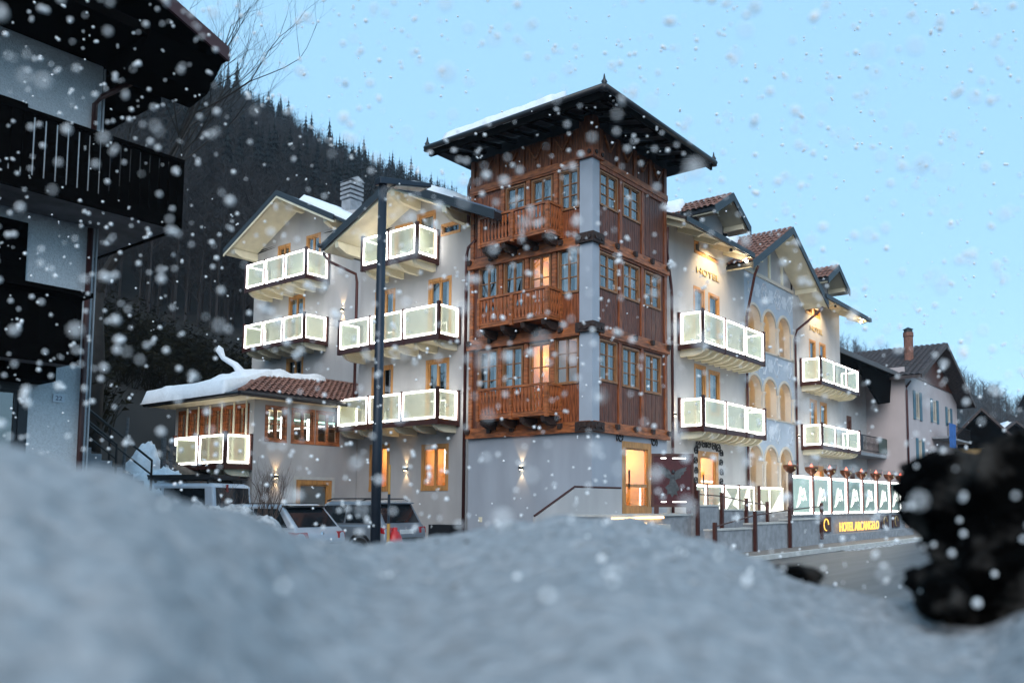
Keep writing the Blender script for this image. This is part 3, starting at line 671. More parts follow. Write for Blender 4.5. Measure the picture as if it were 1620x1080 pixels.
# right wing roofs
EY = -.75; EZ = 11.12; RS = .42
def wz(y): return EZ + (y - EY) * RS
def roof_strip(x0, x1):
    o = MB().hexa(quad_slab((x0, EY, wz(EY) + .12), (x1, EY, wz(EY) + .12), (x1, 5.2, wz(5.2) + .12), (x0, 5.2, wz(5.2) + .12), .1)).build('right_roof', TILED, hotel)
    MB().hexa(quad_slab((x0 + .02, EY + .03, wz(EY + .03) + .018), (x1 - .02, EY + .03, wz(EY + .03) + .018), (x1 - .02, .4, wz(.4) + .018), (x0 + .02, .4, wz(.4) + .018), .1)).build('soffit', CREAM, o)
    MB().box(x0, x1, EY - .06, EY - .002, EZ - .05, EZ + .14).build('eave_board', DARK, o)
    n = max(2, round((x1 - x0) / 1.1))
    for i in range(n):
        x = x0 + .3 + (x1 - x0 - .6) * i / (n - 1)
        MB().prism([(x - .06, EY + .08, wz(EY) - .06), (x - .06, .4, wz(.4) - .1), (x - .06, .4, wz(.4) - .28), (x - .06, EY + .35, wz(EY) - .14)], (.12, 0, 0)).build('rafter_end', CREAM, o)
    return o
r1 = roof_strip(4.3, 9.6); r2 = roof_strip(17.2, 23.7)
snow_cap((4.5, 1.2, wz(1.2) + .13), (9.5, 1.2, wz(1.2) + .13), (9.5, 5, wz(5) + .13), (4.5, 5, wz(5) + .13), .32, 'roof_snow', r1, seed=21)
snow_cap((17.4, .4, wz(.4) + .13), (23.4, .4, wz(.4) + .13), (23.4, 5, wz(5) + .13), (17.4, 5, wz(5) + .13), .3, 'roof_snow', r2, seed=22)
def tiles(mb, P, du, dv, nu, nv, w=None):
    """rows of overlapping barrel tiles over the patch P + u*du + v*dv"""
    P, du, dv = Vector(P), Vector(du), Vector(dv); nn = du.cross(dv).normalized()
    if nn.z < 0: nn = -nn
    rg = random.Random(11)
    for j in range(nv):
        for i in range(nu):
            a = P + du * (i / nu) + dv * (j / nv); e = du / nu; f_ = dv / nv * 1.12; o = nn * rg.uniform(0, .012)
            prof = [(0.02, .0), (.25, .045), (.5, .06), (.75, .045), (.98, .0)]
            mb.grid([[a + e * s + nn * (h + .05) + o for s, h in prof], [a + e * s + f_ + nn * (h + .01) + o for s, h in prof]])
    return mb
def gable_dormer(cx, zr, hw, drop, yf, ywall, yback, wallhw, wz0, name):
    """roof of two slopes facing the street, with soffits, barge boards, front wall"""
    ze = zr - drop
    rf = MB().hexa(quad_slab((cx - hw, yf, ze), (cx, yf, zr), (cx, yback, zr), (cx - hw, yback, ze), .12)).hexa(quad_slab((cx + .002, yf, zr), (cx + hw, yf, ze), (cx + hw, yback, ze), (cx + .002, yback, zr), .12)).build(name, DARK, hotel)
    MB().hexa(quad_slab((cx - hw + .05, yf + .04, ze - .122), (cx, yf + .04, zr - .122), (cx, ywall, zr - .122), (cx - hw + .05, ywall, ze - .122), .06)).hexa(quad_slab((cx + .002, yf + .04, zr - .122), (cx + hw - .05, yf + .04, ze - .122), (cx + hw - .05, ywall, ze - .122), (cx + .002, ywall, zr - .122), .06)).build('soffit', CREAM, rf)
    for s in (-1, 1):
        MB().hexa([(cx, yf - .05, zr - .26), (cx, yf - .002, zr - .26), (cx + s * hw, yf - .002, ze - .26), (cx + s * hw, yf - .05, ze - .26), (cx, yf - .05, zr + .06), (cx, yf - .002, zr + .06), (cx + s * hw, yf - .002, ze + .06), (cx + s * hw, yf - .05, ze + .06)]).build('barge_board', DARK, rf)
    k = drop / hw
    tl = tiles(MB(), (cx - hw, yf, ze + .01), (0, (yback - yf), 0), (hw, 0, drop), round((yback - yf) / .24), max(3, round(hw / .38)))
    t_ = tl.build('roof_tiles', TILE, rf); t_['kind'] = 'stuff'
    tw = zr - .2 - wallhw * k
    MB().poly([(cx - wallhw, ywall, wz0), (cx + wallhw, ywall, wz0), (cx + wallhw, ywall, tw), (cx, ywall, zr - .2), (cx - wallhw, ywall, tw)]).poly([(cx - wallhw, ywall, wz0), (cx - wallhw, yback, wz0), (cx - wallhw, yback, tw), (cx - wallhw, ywall, tw)]).poly([(cx + wallhw, ywall, wz0), (cx + wallhw, yback, wz0), (cx + wallhw, yback, tw), (cx + wallhw, ywall, tw)]).build('gable_wall', PLASTER, rf)
    for s in (-1, 0, 1):
        x = cx + s * hw * .72; zz = zr - abs(s) * hw * .72 * k - .18
        MB().box(x - .07, x + .07, yf + .08, ywall, zz - .2, zz - .004).build('purlin', CREAM, rf)
    return rf
gable_dormer(8.25, 13.25, 1.5, .92, -.55, .38, 5, .95, 11.0, 'dormer_roof')
gable_dormer(19.6, 13.15, 1.5, .92, -.55, .38, 5, .95, 11.0, 'dormer_roof')
D1 = bpy.data.objects['dormer_roof']
snow_cap((6.85, .9, 12.42), (6.85, 4.8, 12.42), (8.15, 4.8, 13.2), (8.15, 1.4, 13.2), .34, 'roof_snow', D1, seed=33, edge=.25)
big = gable_dormer(13.55, 13.35, 4.05, 2.45, -.72, .42, 6.0, 2.4, 11.3, 'loggia_roof')
MB().poly([RW(11.1, -.05, 11.3), RW(16.1, -.05, 11.3), RW(13.6, -.05, 13.0)]).build('gable_glazing', mat('dark_glazing', (.02, .025, .03), .08, var=0), big)
for u in (12.2, 13.55, 14.9): MB().bar(RW(u, .0, 11.3), RW(u, .0, 13.0 - abs(u - 13.6) * .62), .12).build('gable_post', CREAM, big)
snow_cap((9.7, .5, 11.0), (9.7, 5.8, 11.0), (13.3, 5.8, 13.15), (13.3, 1.6, 13.15), .55, 'roof_snow', big, seed=31)
for x, z in ((9.45, 10.98), (22.9, 10.98)):
    MB().lathe([(.001, -.05), (.05, -.04), (.06, .03), (.001, .04)], (x, -.5, z), 10).build('eave_lamp', emis('eave_glow', (1, .86, .6), 60), r1 if x < 12 else r2)
for x in (7.95, 18.9):
    o = MB().lathe([(.05, -.02), (.06, 0), (.05, .08), (.001, .09)], (x, -.6, 10.99), 10).build('eave_lamp', DARK, r1 if x < 12 else r2)
    lamp_at((x, -.6, 10.9), (1, .72, .38), 120, o, 'SPOT', .03, (0, .8, -.66), 116, .55)
lamp_at((8.9, -.35, 10.86), (1, .78, .5), 5, r1); lamp_at((22.0, -.35, 10.8), (1, .78, .5), 5, r2)

# ------------------------------------------------------------------ annex with snow-laden hipped roof
annex = thing('annex', (-3.9, 11.02, 0), 'low annex with thick snow on a tiled hip roof and glazed dining room', 'building')
AF = Face('y', 11.02); AX = Face('x', -3.9)
AH = [(-3.5, -2.66, 3.66, 4.9), (-2.5, -1.55, 3.66, 4.9), (-1.52, -.5, 3.66, 4.9), (-2.25, -.78, 0, 2.42)]
wall(AF, -3.9, .29, 0, 5.1, AH, 'wall', PLASTER, annex)
wall(AX, 11.02, 16, 0, 5.1, [(11.3, 15.8, 2.95, 4.95)], 'wall', PLASTER, annex)
MB().poly([(-3.9, 16, 0), (2.7, 16, 0), (2.7, 16, 5.1), (-3.9, 16, 5.1)]).build('wall', PLASTER, annex)
for h in AH[:3]: window(AF, *h, annex, wood=WOODB, fw=.09, bars=(0, 1), room=False)
w = window(AF, *AH[3], annex, leaves=1, fw=.16, name='garage_door', room=False)
b = MB(); AF.box(b, -2.1, -.93, -.14, -.08, .0, 2.28); b.build('door_leaf', mat('green_grey_door', (.14, .18, .19), .5, var=.15), w)
b = MB(); AF.box(b, -2.36, -2.25, 0, .025, 0, 2.53); AF.box(b, -.78, -.67, 0, .025, 0, 2.53); AF.box(b, -2.25, -.78, 0, .025, 2.42, 2.53); b.build('door_surround', STONEC, annex)
for i in range(6):
    u0 = 11.34 + i * .743
    window(AX, u0, u0 + .74, 2.98, 4.93, annex, wood=WOODB, leaves=1, bars=(1, 1), fw=.07, room=False)
    MB().tube([AX(u0, .08, 2.95), AX(u0, .08, 5.0)], .035, 8).build('slim_column', CREAM, annex)
rm = MB().poly([(-3.4, 11.3, 2.9), (2.5, 11.3, 2.9), (2.5, 15.9, 2.9), (-3.4, 15.9, 2.9)]).poly([(-3.4, 11.3, 5.08), (2.5, 11.3, 5.08), (2.5, 15.9, 5.08), (-3.4, 15.9, 5.08)]).poly([(2.5, 11.3, 2.9), (2.5, 15.9, 2.9), (2.5, 15.9, 5.08), (2.5, 11.3, 5.08)]).poly([(-3.4, 15.9, 2.9), (2.5, 15.9, 2.9), (2.5, 15.9, 5.08), (-3.4, 15.9, 5.08)])
room = rm.build('dining_room', mat('dining_room', (.25, .14, .08), .8, var=.3), annex)
for x in (-3.0, -2.0, -.9): MB().box(x - .03, x + .03, 12.3, 12.36, 3.8, 4.7).build('strip_lamp', LED, room)
MB().box(-3.2, 1, 12.6, 12.66, 4.62, 4.68).build('strip_lamp', emis('led_green', (.5, 1, .7), 2), room)
lamp_at((-1.5, 13.3, 4.6), (1, .7, .4), 22, room)
sconce(AF, -3.05, 2.5, annex)
glass_balcony(AX, 11.06, 14.2, .95, 2.74, 3.86, annex, 2, 4)
EZ2 = 5.2
hipa, hipb = (-1.9, 13.2, 6.35), (2.7, 13.2, 6.35)
ar = MB()
ev = [(-4.75, 10.45, EZ2), (2.7, 10.45, EZ2), (2.7, 16.4, EZ2), (-4.75, 16.4, EZ2)]
ar.poly([ev[0], ev[1], hipb, hipa]); ar.poly([ev[3], ev[0], hipa]); ar.poly([ev[2], ev[3], hipa, hipb])
for i, j in ((0, 1), (3, 0), (2, 3)): a, b_ = ev[i], ev[j]; ar.poly([a, b_, (b_[0], b_[1], b_[2] - .14), (a[0], a[1], a[2] - .14)])
aroof = ar.build('roof', TILED, annex)
MB().poly([(-4.7, 10.5, EZ2 - .15), (2.7, 10.5, EZ2 - .15), (2.7, 16.35, EZ2 - .15), (-4.7, 16.35, EZ2 - .15)]).build('soffit', CREAM, aroof)
MB().tube([(-4.83, 10.4, 5.12), (-4.83, 16.45, 5.12)], .07, 8).build('gutter', DARK, aroof); MB().tube([(-4.83, 10.38, 5.12), (.25, 10.38, 5.12)], .07, 8).build('gutter', DARK, aroof)
tl = MB(); nrow = 11
for j in range(nrow):
    t0, t1 = j / nrow, (j + 1) / nrow
    xa = -4.75 + (hipa[0] + 4.75) * t0; ya = 10.45 + 2.75 * t0; za = EZ2 + 1.15 * t0
    n = int((2.7 - xa) / .22)
    rg = random.Random(j)
    for i in range(n):
        x = 2.7 - (i + 1) * .22; o = rg.uniform(0, .012)
        prof = [(.01, .0), (.06, .05), (.11, .065), (.16, .05), (.21, .0)]
        tl.grid([[(x + s, ya, za + h + .05 + o) for s, h in prof], [(x + s, ya + 2.75 / nrow * 1.1, za + 1.15 / nrow * 1.1 + h + .01 + o) for s, h in prof]])
t_ = tl.build('roof_tiles', TILE, aroof); t_['kind'] = 'stuff'
MB().tube([ev[0], hipa, hipb], .1, 8).build('ridge_tiles', TILE, aroof)
snow_cap((-4.95, 16.5, EZ2 - .03), (-4.95, 11.1, EZ2 - .03), (-1.6, 12.9, 6.15), (-1.6, 15.2, 6.15), .4, 'roof_snow', aroof, nu=56, nv=24, seed=41, rough=.1, edge=.12)
snow_cap((-3.6, 12.2, 5.9), (.4, 12.9, 6.2), (.4, 14.5, 6.2), (-3.9, 14.8, 5.5), .34, 'roof_snow', aroof, nu=30, nv=14, seed=43, rough=.2)
MB().tube([(-2.7, 13.6, 6.1), (-2.9, 13.9, 6.6), (-3.2, 14.2, 6.85), (-3.3, 14.3, 7.15), (-3.32, 14.32, 7.3)], [.22, .12, .09, .14, .02], 8).build('snow_clump', SNOW, aroof, smooth=True)

# ------------------------------------------------------------------ terrace, ramp, glass fence, bowl lamps, sign
terr = thing('terrace', (2, -1, 0), 'raised entrance terrace with grey ramp walls and brown handrails', 'terrace')
MB().box(-1.25, 4.2, -1.55, -.002, 0, 1.22).build('platform', CONC, terr)
MB().box(-1.32, 4.27, -1.62, -.002, 1.222, 1.28).build('stone_cap', STONEC, terr)
for i in range(4):
    MB().box(-1.6 - i * .32, -1.28 - i * .32, -1.5, -.19, 0, 1.05 - i * .22).build('step', STONEC, terr)
for z, xa, xb in ((1.185, -1.3, 1.35), (1.03, -1.6, .3)): MB().box(xa, xb, -1.63 - (1.2 - z) * .5, -1.6 - (1.2 - z) * .5, z - .028, z + .028).build('step_light', LEDW, terr)
MB().box(-1.5, 1.2, -1.95, -1.63, 0, .99).build('step', STONEC, terr)
MB().box(4.28, 9.2, -1.3, .38, 0, 1.26).build('terrace_floor', CONC, terr); MB().box(9.2, 22.3, -2.35, .38, 0, 1.26).build('terrace_floor', CONC, terr)
for (a, b_, zt) in ((3.12, 4.6, 1.5), (4.72, 6.4, 1.36), (6.52, 8.1, 1.3)):
    w_ = MB().box(a, b_, -1.75, -1.5, .12, zt).build('ramp_wall', CONC, terr); MB().box(a - .02, b_ + .02, -1.78, -1.47, zt + .002, zt + .05).build('stone_cap', STONEC, w_)
for (a, b_, zt) in ((1.72, 4.2, .8), (4.3, 6.9, .93), (7.02, 9.8, 1.02)):
    w_ = MB().box(a, b_, -3.1, -2.78, .11, zt).build('ramp_wall', CONC, terr); MB().box(a - .02, b_ + .02, -3.13, -2.75, zt + .002, zt + .05).build('stone_cap', STONEC, w_)
def rail(ps, y, h, terr):
    for (x, z0, zt) in ps: MB().box(x - .05, x + .05, y - .05, y + .05, z0, zt).build('rail_post', RUST, terr)
    for p, q in zip(ps, ps[1:]): MB().bar((p[0], y, p[2] - .12), (q[0], y, q[2] - .12), .035).build('handrail', RUST, terr)
rail([(3.05, .6, 2.0), (4.66, .6, 1.95), (6.46, .6, 1.78), (8.15, .6, 1.66)], -1.82, 0, terr)
rail([(1.6, .11, 1.05), (4.25, .11, 1.35), (6.95, .11, 1.5), (9.85, .3, 1.62)], -3.18, 0, terr)
MB().tube([(-2.75, -.14, 1.26), (-1.0, -.14, 2.06), (1.3, -.14, 2.06)], .03, 8).build('handrail', RUST, terr)
MB().prism([(-2.75, -.1, 0), (-2.75, -.1, 1.22), (-1.0, -.1, 2.02), (1.3, -.1, 2.02), (1.3, -.1, 1.28), (1.3, -.1, 0)], (0, -.08, 0)).build('stair_wall', PLASTER, terr)
def shard_panel(x0, x1, y, z0, z1, parent, shards):
    MB().box(x0, x1, y - .006, y + .006, z0, z1).build('glass_panel', GLASSP, parent)
    l = MB(); w = .05; l.box(x0, x0 + w, y - .014, y + .014, z0, z1).box(x1 - w, x1, y - .014, y + .014, z0, z1).box(x0 + w, x1 - w, y - .014, y + .014, z1 - w, z1).box(x0 + w, x1 - w, y - .014, y + .014, z0, z0 + w * .6)
    l.build('light_strip', LED, parent)
    for (a, b_, c) in shards: MB().prism([(x0 + (x1 - x0) * a[0], y - .02, z0 + (z1 - z0) * a[1]), (x0 + (x1 - x0) * b_[0], y - .02, z0 + (z1 - z0) * b_[1]), (x0 + (x1 - x0) * c[0], y - .02, z0 + (z1 - z0) * c[1])], (0, -.006, 0)).build('frosted_shard', emis('etched_glow', (.95, 1, .85), 1.1), parent)
lowf = thing('glass_balustrade', (4.3, -1.2, 1.26), 'low glass balustrade with lit edges and etched triangles beside the entrance doors', 'balustrade')
for x0, x1, s in ((4.0, 4.7, [((.55, 0), (1, 0), (1, .75))]), (4.78, 5.9, [((.3, 0), (1, 0), (1, .6))]), (5.98, 7.1, [((0, .95), (.5, .5), (0, 0)), ((1, .9), (.55, .3), (1, .1))]), (7.12, 8.35, [((.2, .3), (.5, .9), (.8, .3))]), (8.8, 10.9, [((1, 1), (.45, 0), (1, 0)), ((0, 0), (.35, 0), (0, .5))])):
    shard_panel(x0, x1, -1.22, 1.29, 2.2, lowf, s); MB().box(x0 - .06, x0 - .002, -1.27, -1.17, 1.29, 2.25).build('post', RUST, lowf)
gf = thing('glass_fence', (8.65, -2.5, 0), 'tall glass windbreak with glowing edges and etched peaks on the terrace edge', 'fence')
BX = [8.65, 10.68, 12.6, 14.49, 16.4, 18.39, 20.37, 22.2]
MB().box(8.5, 22.35, -2.62, -2.4, .11, 1.16).build('plinth_wall', CONC, gf); MB().box(8.45, 22.4, -2.66, -2.36, 1.163, 1.2).build('stone_cap', STONEC, gf)
MB().box(8.6, 22.3, -3.02, -2.63, .11, .42).build('planter_step', CONC, gf)
def peaks(x, z, s):
    pts = [(-.62, -.5), (-.45, -.42), (-.12, .38), (.02, .02), (.22, .32), (.48, -.2)]
    return MB().tube([(x + p * s, -2.53, z + q * s) for p, q in pts], [.01, .024, .02, .017, .02, .008], 6).tube([(x - .62 * s, -2.53, z - .5 * s), (x - .3 * s, -2.53, z - .3 * s), (x - .1 * s, -2.53, z - .05 * s), (x + .14 * s, -2.53, z - .2 * s), (x + .32 * s, -2.53, z + .02 * s)], [.008, .03, .016, .016, .006], 6)
for i, (a, b_) in enumerate(zip(BX, BX[1:])):
    MB().box(a + .05, b_ - .05, -2.506, -2.494, 1.22, 2.6).build('glass_panel', GLASSF, gf)
    l = MB(); l.box(a + .06, a + .12, -2.514, -2.486, 1.21, 2.62).box(b_ - .2, b_ - .06, -2.514, -2.486, 1.21, 2.62).box(a + .12, b_ - .2, -2.514, -2.486, 2.54, 2.62).box(a + .12, b_ - .2, -2.514, -2.486, 1.21, 1.27)
    l.build('light_strip', LED, gf)
    peaks((a + b_) / 2 - .02, 1.88, .85).build('etched_peaks', emis('etched_white', (.95, 1, .9), 1.5), gf)
for x in BX: MB().box(x - .055, x + .055, -2.58, -2.44, .42, 2.66).build('post', RUST, gf)
text_mesh('HOTEL ARCANGELO', .52, GOLD, 'lettering', gf, (15.2, -2.8, .5), (1, 0, 0), (0, 0, 1), depth=.03, width=4.9)
for x, s in ((11.6, 1), (19.0, 1), (20.7, 1)):
    MB().box(x - .55 * s, x + .55 * s, -2.68, -2.63, .5, 1.08).build('emblem_panel', RUST, gf)
    MB().tube([(x + .24 * math.cos(t * .4), -2.69, .79 + .22 * math.sin(t * .4)) for t in range(13)], .022, 5).build('emblem_ring', GOLD if x < 12 else GOLDP, gf)
# bowl lamps
BOWL = mat('bronze_bowl', (.12, .04, .018), .35, metal=.5, var=.2)
bl = thing('bowl_lamp', (BX[0], -2.5, 2.66), 'bronze bowl lamp with glass rim and red glow on a fence post', 'lamp', 'bowl lamps along the glass fence'); bl.scale = (.74, .74, .74)
MB().lathe([(.001, 0), (.09, .0), (.11, .05), (.24, .14), (.33, .28), (.36, .42), (.34, .43), (.3, .3), (.001, .26)], (0, 0, 0), 20).build('bowl', BOWL, bl, smooth=True, local=True)
MB().lathe([(.355, .43), (.37, .56), (.38, .66)], (0, 0, 0), 20).build('glass_rim', glass('clear_rim', (.9, .92, .93), .06), bl, smooth=True, local=True)
MB().lathe([(.001, .2), (.09, .24), (.1, .38), (.06, .5), (.02, .58), (.001, .62)], (0, 0, 0), 10).build('flame_lamp', emis('red_glow', (1, .16, .1), 2.6), bl, smooth=True, local=True)
MB().lathe([(.001, 0), (.05, .0), (.06, .015), (.001, .02)], (0, 0, 0), 12).build('medallion', GOLDP, bl, local=True)
md = bl.children[-1]; md.location = (-.14, -.3, .27); md.rotation_euler = (R(70), 0, R(-25))
ORD = ('first', 'second', 'third', 'fourth', 'fifth', 'sixth', 'seventh', 'last')
bl['label'] = 'bronze bowl lamp with red glow, first along the glass fence from the ramp'
for x, n_ in zip(BX[1:], ORD[1:]): c = copy_tree(bl); c.location = (x, -2.5, 2.66); c['label'] = 'bronze bowl lamp with red glow, %s along the glass fence from the ramp' % n_
# sign board with winged figure
sg = thing('sign_board', (2.5, -1.25, 1.28), 'dark red steel board with a pierced winged figure beside the entrance', 'sign', rz=YAW - R(90) + R(6))
sb = MB(); sb.box(-.62, .62, -.03, .03, .25, 1.78); sb.build('board', mat('oxblood_steel', (.05, .005, .008), .4, var=.3, metal=.3), sg, local=True)
fr = MB(); fr.box(-.66, -.58, -.06, .06, .2, 1.84).box(.58, .66, -.06, .06, .2, 1.84).box(-.58, .58, -.06, .06, 1.76, 1.84).box(-.58, .58, -.06, .06, .2, .28); fr.build('frame', RUST, sg, local=True)
for x in (-.5, .5): MB().box(x - .06, x + .06, -.08, .08, 0, .2).build('leg', RUST, sg, local=True)
SIL = mat('pierced_steel', (.07, .075, .08), .35, metal=.7, var=.4, scale=12)
def flat(pts): return MB().prism([(x, -.034, z) for x, z in pts], (0, -.012, 0))
wing = [(.02, 1.15), (.1, 1.3), (.25, 1.38), (.46, 1.44), (.4, 1.36), (.44, 1.34), (.34, 1.27), (.36, 1.22), (.26, 1.17), (.25, 1.1), (.14, 1.06), (.05, 1.02)]
flat(wing).build('wing', SIL, sg, local=True); flat([(-x, z + .03) for x, z in wing]).build('wing', SIL, sg, local=True)
flat([(-.05, 1.2), (.06, 1.2), (.09, 1.0), (.14, .9), (.22, .74), (.12, .68), (.16, .56), (.05, .6), (-.02, .5), (-.08, .62), (-.18, .58), (-.16, .72), (-.24, .8), (-.1, .92), (-.08, 1.05)]).build('robed_body', SIL, sg, local=True)
MB().lathe([(.001, -.055), (.05, -.03), (.055, .02), (.03, .055), (.001, .06)], (0.02, -.05, 1.28), 10).build('head', SIL, sg, local=True)
for z in (.36, 1.7): MB().box(-.36, -.2, -.036, -.031, z - .012, z + .012).box(.0, .42, -.036, -.031, z - .012, z + .012).build('slot', LED, sg, local=True)

# ------------------------------------------------------------------ dark chalet on the left
lh = thing('chalet', (-13, 1.65, 0), 'dark-timbered rendered chalet with deep black eaves and number plate', 'house')
LF = Face('y', 1.65)
wall(LF, -24, -13.02, -.2, 9.6, [(-15.6, -14.2, 7.3, 8.42), (-15.6, -14.1, 5.2, 6.35), (-15.2, -13.95, .2, 3.62)], 'wall', LHWALL, lh)
MB().poly([(-13.02, 1.65, -.2), (-13.02, 10, -.2), (-13.02, 10, 9.6), (-13.02, 1.65, 9.6)]).build('wall', LHWALL, lh)
for u0, u1, z0, z1 in ((-15.6, -14.2, 7.3, 8.42), (-15.6, -14.1, 5.2, 6.35)):
    b = MB(); LF.box(b, u0, u1, -.12, .03, z0, z1); sh = b.build('added_black_board', BLACKW, lh)  # black boards added in place of windows, to keep the openings dark
    for i in range(8): b = MB(); LF.box(b, u0 + .08, u1 - .08, .031, .045, z0 + .06 + i * (z1 - z0 - .1) / 8, z0 + .06 + (i + .7) * (z1 - z0 - .1) / 8); b.build('added_black_slat', BLACKW, sh)
w = window(LF, -15.2, -13.95, .2, 3.62, lh, wood=mat('blue_black_door', (.006, .009, .014), .5, var=.2), fw=.14, leaves=1, name='door')
def dark_balcony(x0, x1, z0, z1, yf, wrap):
    b = MB().box(x0, x1, yf, 1.64, z0, z0 + .14); 
    if wrap: b.box(-13.015, x1, 1.642, 7, z0, z0 + .14)
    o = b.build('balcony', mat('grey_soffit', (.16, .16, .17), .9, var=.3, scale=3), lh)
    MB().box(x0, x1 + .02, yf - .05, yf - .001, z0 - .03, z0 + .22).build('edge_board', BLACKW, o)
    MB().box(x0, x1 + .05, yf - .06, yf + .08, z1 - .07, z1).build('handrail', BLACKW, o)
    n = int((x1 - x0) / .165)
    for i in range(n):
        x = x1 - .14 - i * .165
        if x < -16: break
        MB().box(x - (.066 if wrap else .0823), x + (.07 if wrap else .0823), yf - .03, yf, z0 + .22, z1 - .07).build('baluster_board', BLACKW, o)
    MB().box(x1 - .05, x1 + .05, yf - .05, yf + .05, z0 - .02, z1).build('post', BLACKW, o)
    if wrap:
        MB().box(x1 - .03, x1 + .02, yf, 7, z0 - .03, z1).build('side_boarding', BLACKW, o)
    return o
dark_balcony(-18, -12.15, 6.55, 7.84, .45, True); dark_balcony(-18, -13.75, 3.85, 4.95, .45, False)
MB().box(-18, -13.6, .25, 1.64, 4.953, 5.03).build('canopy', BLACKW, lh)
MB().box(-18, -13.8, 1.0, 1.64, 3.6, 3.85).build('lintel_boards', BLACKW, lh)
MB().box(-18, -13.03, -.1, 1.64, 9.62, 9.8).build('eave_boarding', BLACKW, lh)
def rk(x): return 9.68 - (x + 11.78) * .4
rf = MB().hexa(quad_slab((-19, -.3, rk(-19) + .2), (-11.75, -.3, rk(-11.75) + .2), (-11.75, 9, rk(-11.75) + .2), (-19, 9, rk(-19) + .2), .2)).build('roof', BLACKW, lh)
MB().hexa([(-19, -.36, rk(-19) - .02), (-11.75, -.36, rk(-11.75) - .02), (-11.75, -.302, rk(-11.75) - .02), (-19, -.302, rk(-19) - .02), (-19, -.36, rk(-19) + .24), (-11.75, -.36, rk(-11.75) + .24), (-11.75, -.302, rk(-11.75) + .24), (-19, -.302, rk(-19) + .24)]).build('barge_board', mat('red_brown_board', (.05, .016, .018), .6, var=.2), rf)
MB().prism([(-11.78, -.2, 9.66), (-11.78, .3, 9.2), (-11.78, .9, 9.1), (-11.78, 1.4, 9.45), (-11.78, 1.4, 9.66)], (-1.3, 0, .0)).build('carved_bracket', BLACKW, rf)
MB().hexa(quad_slab((-13.02, 1.66, 9.6), (-11.95, 1.66, 9.45), (-11.95, 9, 9.45), (-13.02, 9, 9.6), .1)).build('side_soffit', BLACKW, rf)
snow_cap((-18, -.2, rk(-18) + .22), (-12.1, -.2, rk(-12.1) + .22), (-12.1, 8, rk(-12.1) + .22), (-18, 8, rk(-18) + .22), .15, 'roof_snow', rf, seed=51)
pipe([(-12.6, 1.1, 9.4), (-13.1, 1.5, 8.95), (-13.17, 1.56, 8.8), (-13.17, 1.56, 7.85)], lh, .05, mat('red_pipe', (.035, .008, .008), .5, var=.15))
pipe([(-13.15, 1.54, 6.5), (-13.15, 1.54, -.1)], lh, .05, MATS['red_pipe'])
pl = MB().box(-13.58, -13.4, 1.628, 1.648, 3.33, 3.47).build('number_plate', mat('plate_white', (.5, .55, .62), .4, var=.05), lh)
text_mesh('22', .11, mat('plate_ink', (.02, .03, .08), .5, var=0), 'numerals', pl, (-13.49, 1.626, 3.362), (1, 0, 0), (0, 0, 1), depth=.004)
MB().box(-13.012, -12.99, 1.6, 1.648, -.2, 9.55).build('corner_strip', mat('pale_strip', (.32, .35, .38), .8, var=.1), lh)

# ------------------------------------------------------------------ stairs, snow heaps and fence between chalet and annex
st = thing('stairway', (-9.6, 7.3, 0), 'grey outdoor steps with black iron handrail beside the chalet', 'stairs')
for i in range(8):
    MB().box(-11.6, -9.75 - i * .13 + .4, 7.0 + i * .28, 7.29 + i * .28, 1.0, 2.15 + i * .17).build('step', CONC, st)
def srail(x, dz):
    a, b, c = (x, 6.75, 2.65 + dz), (x - .75, 9.3, 4.3 + dz), (x, 6.75, 1.9)
    MB().tube([c, a, b], .028, 6).build('handrail', IRON, st); MB().tube([(x, 6.75, 2.3 + dz), (x - .75, 9.3, 3.9 + dz)], .022, 6).build('handrail', IRON, st)
    MB().tube([(x - .4, 8.1, 2.4), (x - .4, 8.1, 3.55 + dz)], .03, 6).build('rail_post', IRON, st)
srail(-9.3, 0); srail(-10.15, .35)
def heap(name, cx, cy, z0, rx, ry, h, m, label, cat, seed, group=None, n=90, rough=.3, rz=0):
    rows = []
    for i in range(31):
        t = i / 30; row = []
        for k in range(n):
            a = 2 * math.pi * k / n; r = 1 - t
            x, y = rx * r * math.cos(a), ry * r * math.sin(a); x, y = x * math.cos(rz) - y * math.sin(rz), x * math.sin(rz) + y * math.cos(rz)
            q = Vector((cx + x, cy + y, 0)); nn = noise.noise(q * 1.3 + Vector((seed, 0, 0))) + .5 * noise.noise(q * 3.1 + Vector((0, seed, 0))) + .3 * noise.noise(q * 8) + .2 * noise.noise(q * 19)
            q.x += .25 * rough * nn; q.z = z0 + h * (1 - r ** 2) ** .8 * (1 + rough * nn) - .05
            row.append(q)
        rows.append(row)
    o = MB().grid(rows, True).build(name, m, smooth=True)
    return tag(o, label, cat, group)
heap('snow_heap', -8.75, 7.9, 1.2, 1.2, 1.3, 1.35, SNOW, 'rounded white snow heap between the steps and the annex', 'snow', 2)
heap('snow_heap', -7.6, 10.4, 1.7, 1.0, 1.0, 1.35, SNOW, 'small snow heap behind the post-and-rail fence', 'snow', 5)
heap('snow_heap', -10.9, 9.6, 3.0, .55, .5, .95, SNOW, 'cap of snow at the top of the iron handrail', 'snow', 8)
heap('snow_heap', -10.55, 1.6, -.3, 1.05, 2.15, 1.92, DIRTYSNOW, 'ploughed bank of dirt-speckled snow behind the parked cars', 'snow', 3, rough=.2, rz=R(35))
heap('dirt_heap', -9.75, .1, -.25, .65, .9, .98, mat('frozen_earth', (.2, .15, .11), .95, var=.5, scale=7, bump=.6, col2=(.5, .5, .52)), 'brown earth clod breaking out of the ploughed snow bank', 'earth', 6)
fe = thing('rail_fence', (-7.2, 9.0, 2), 'weathered wooden rail fence by the snow heap next to the annex', 'fence')
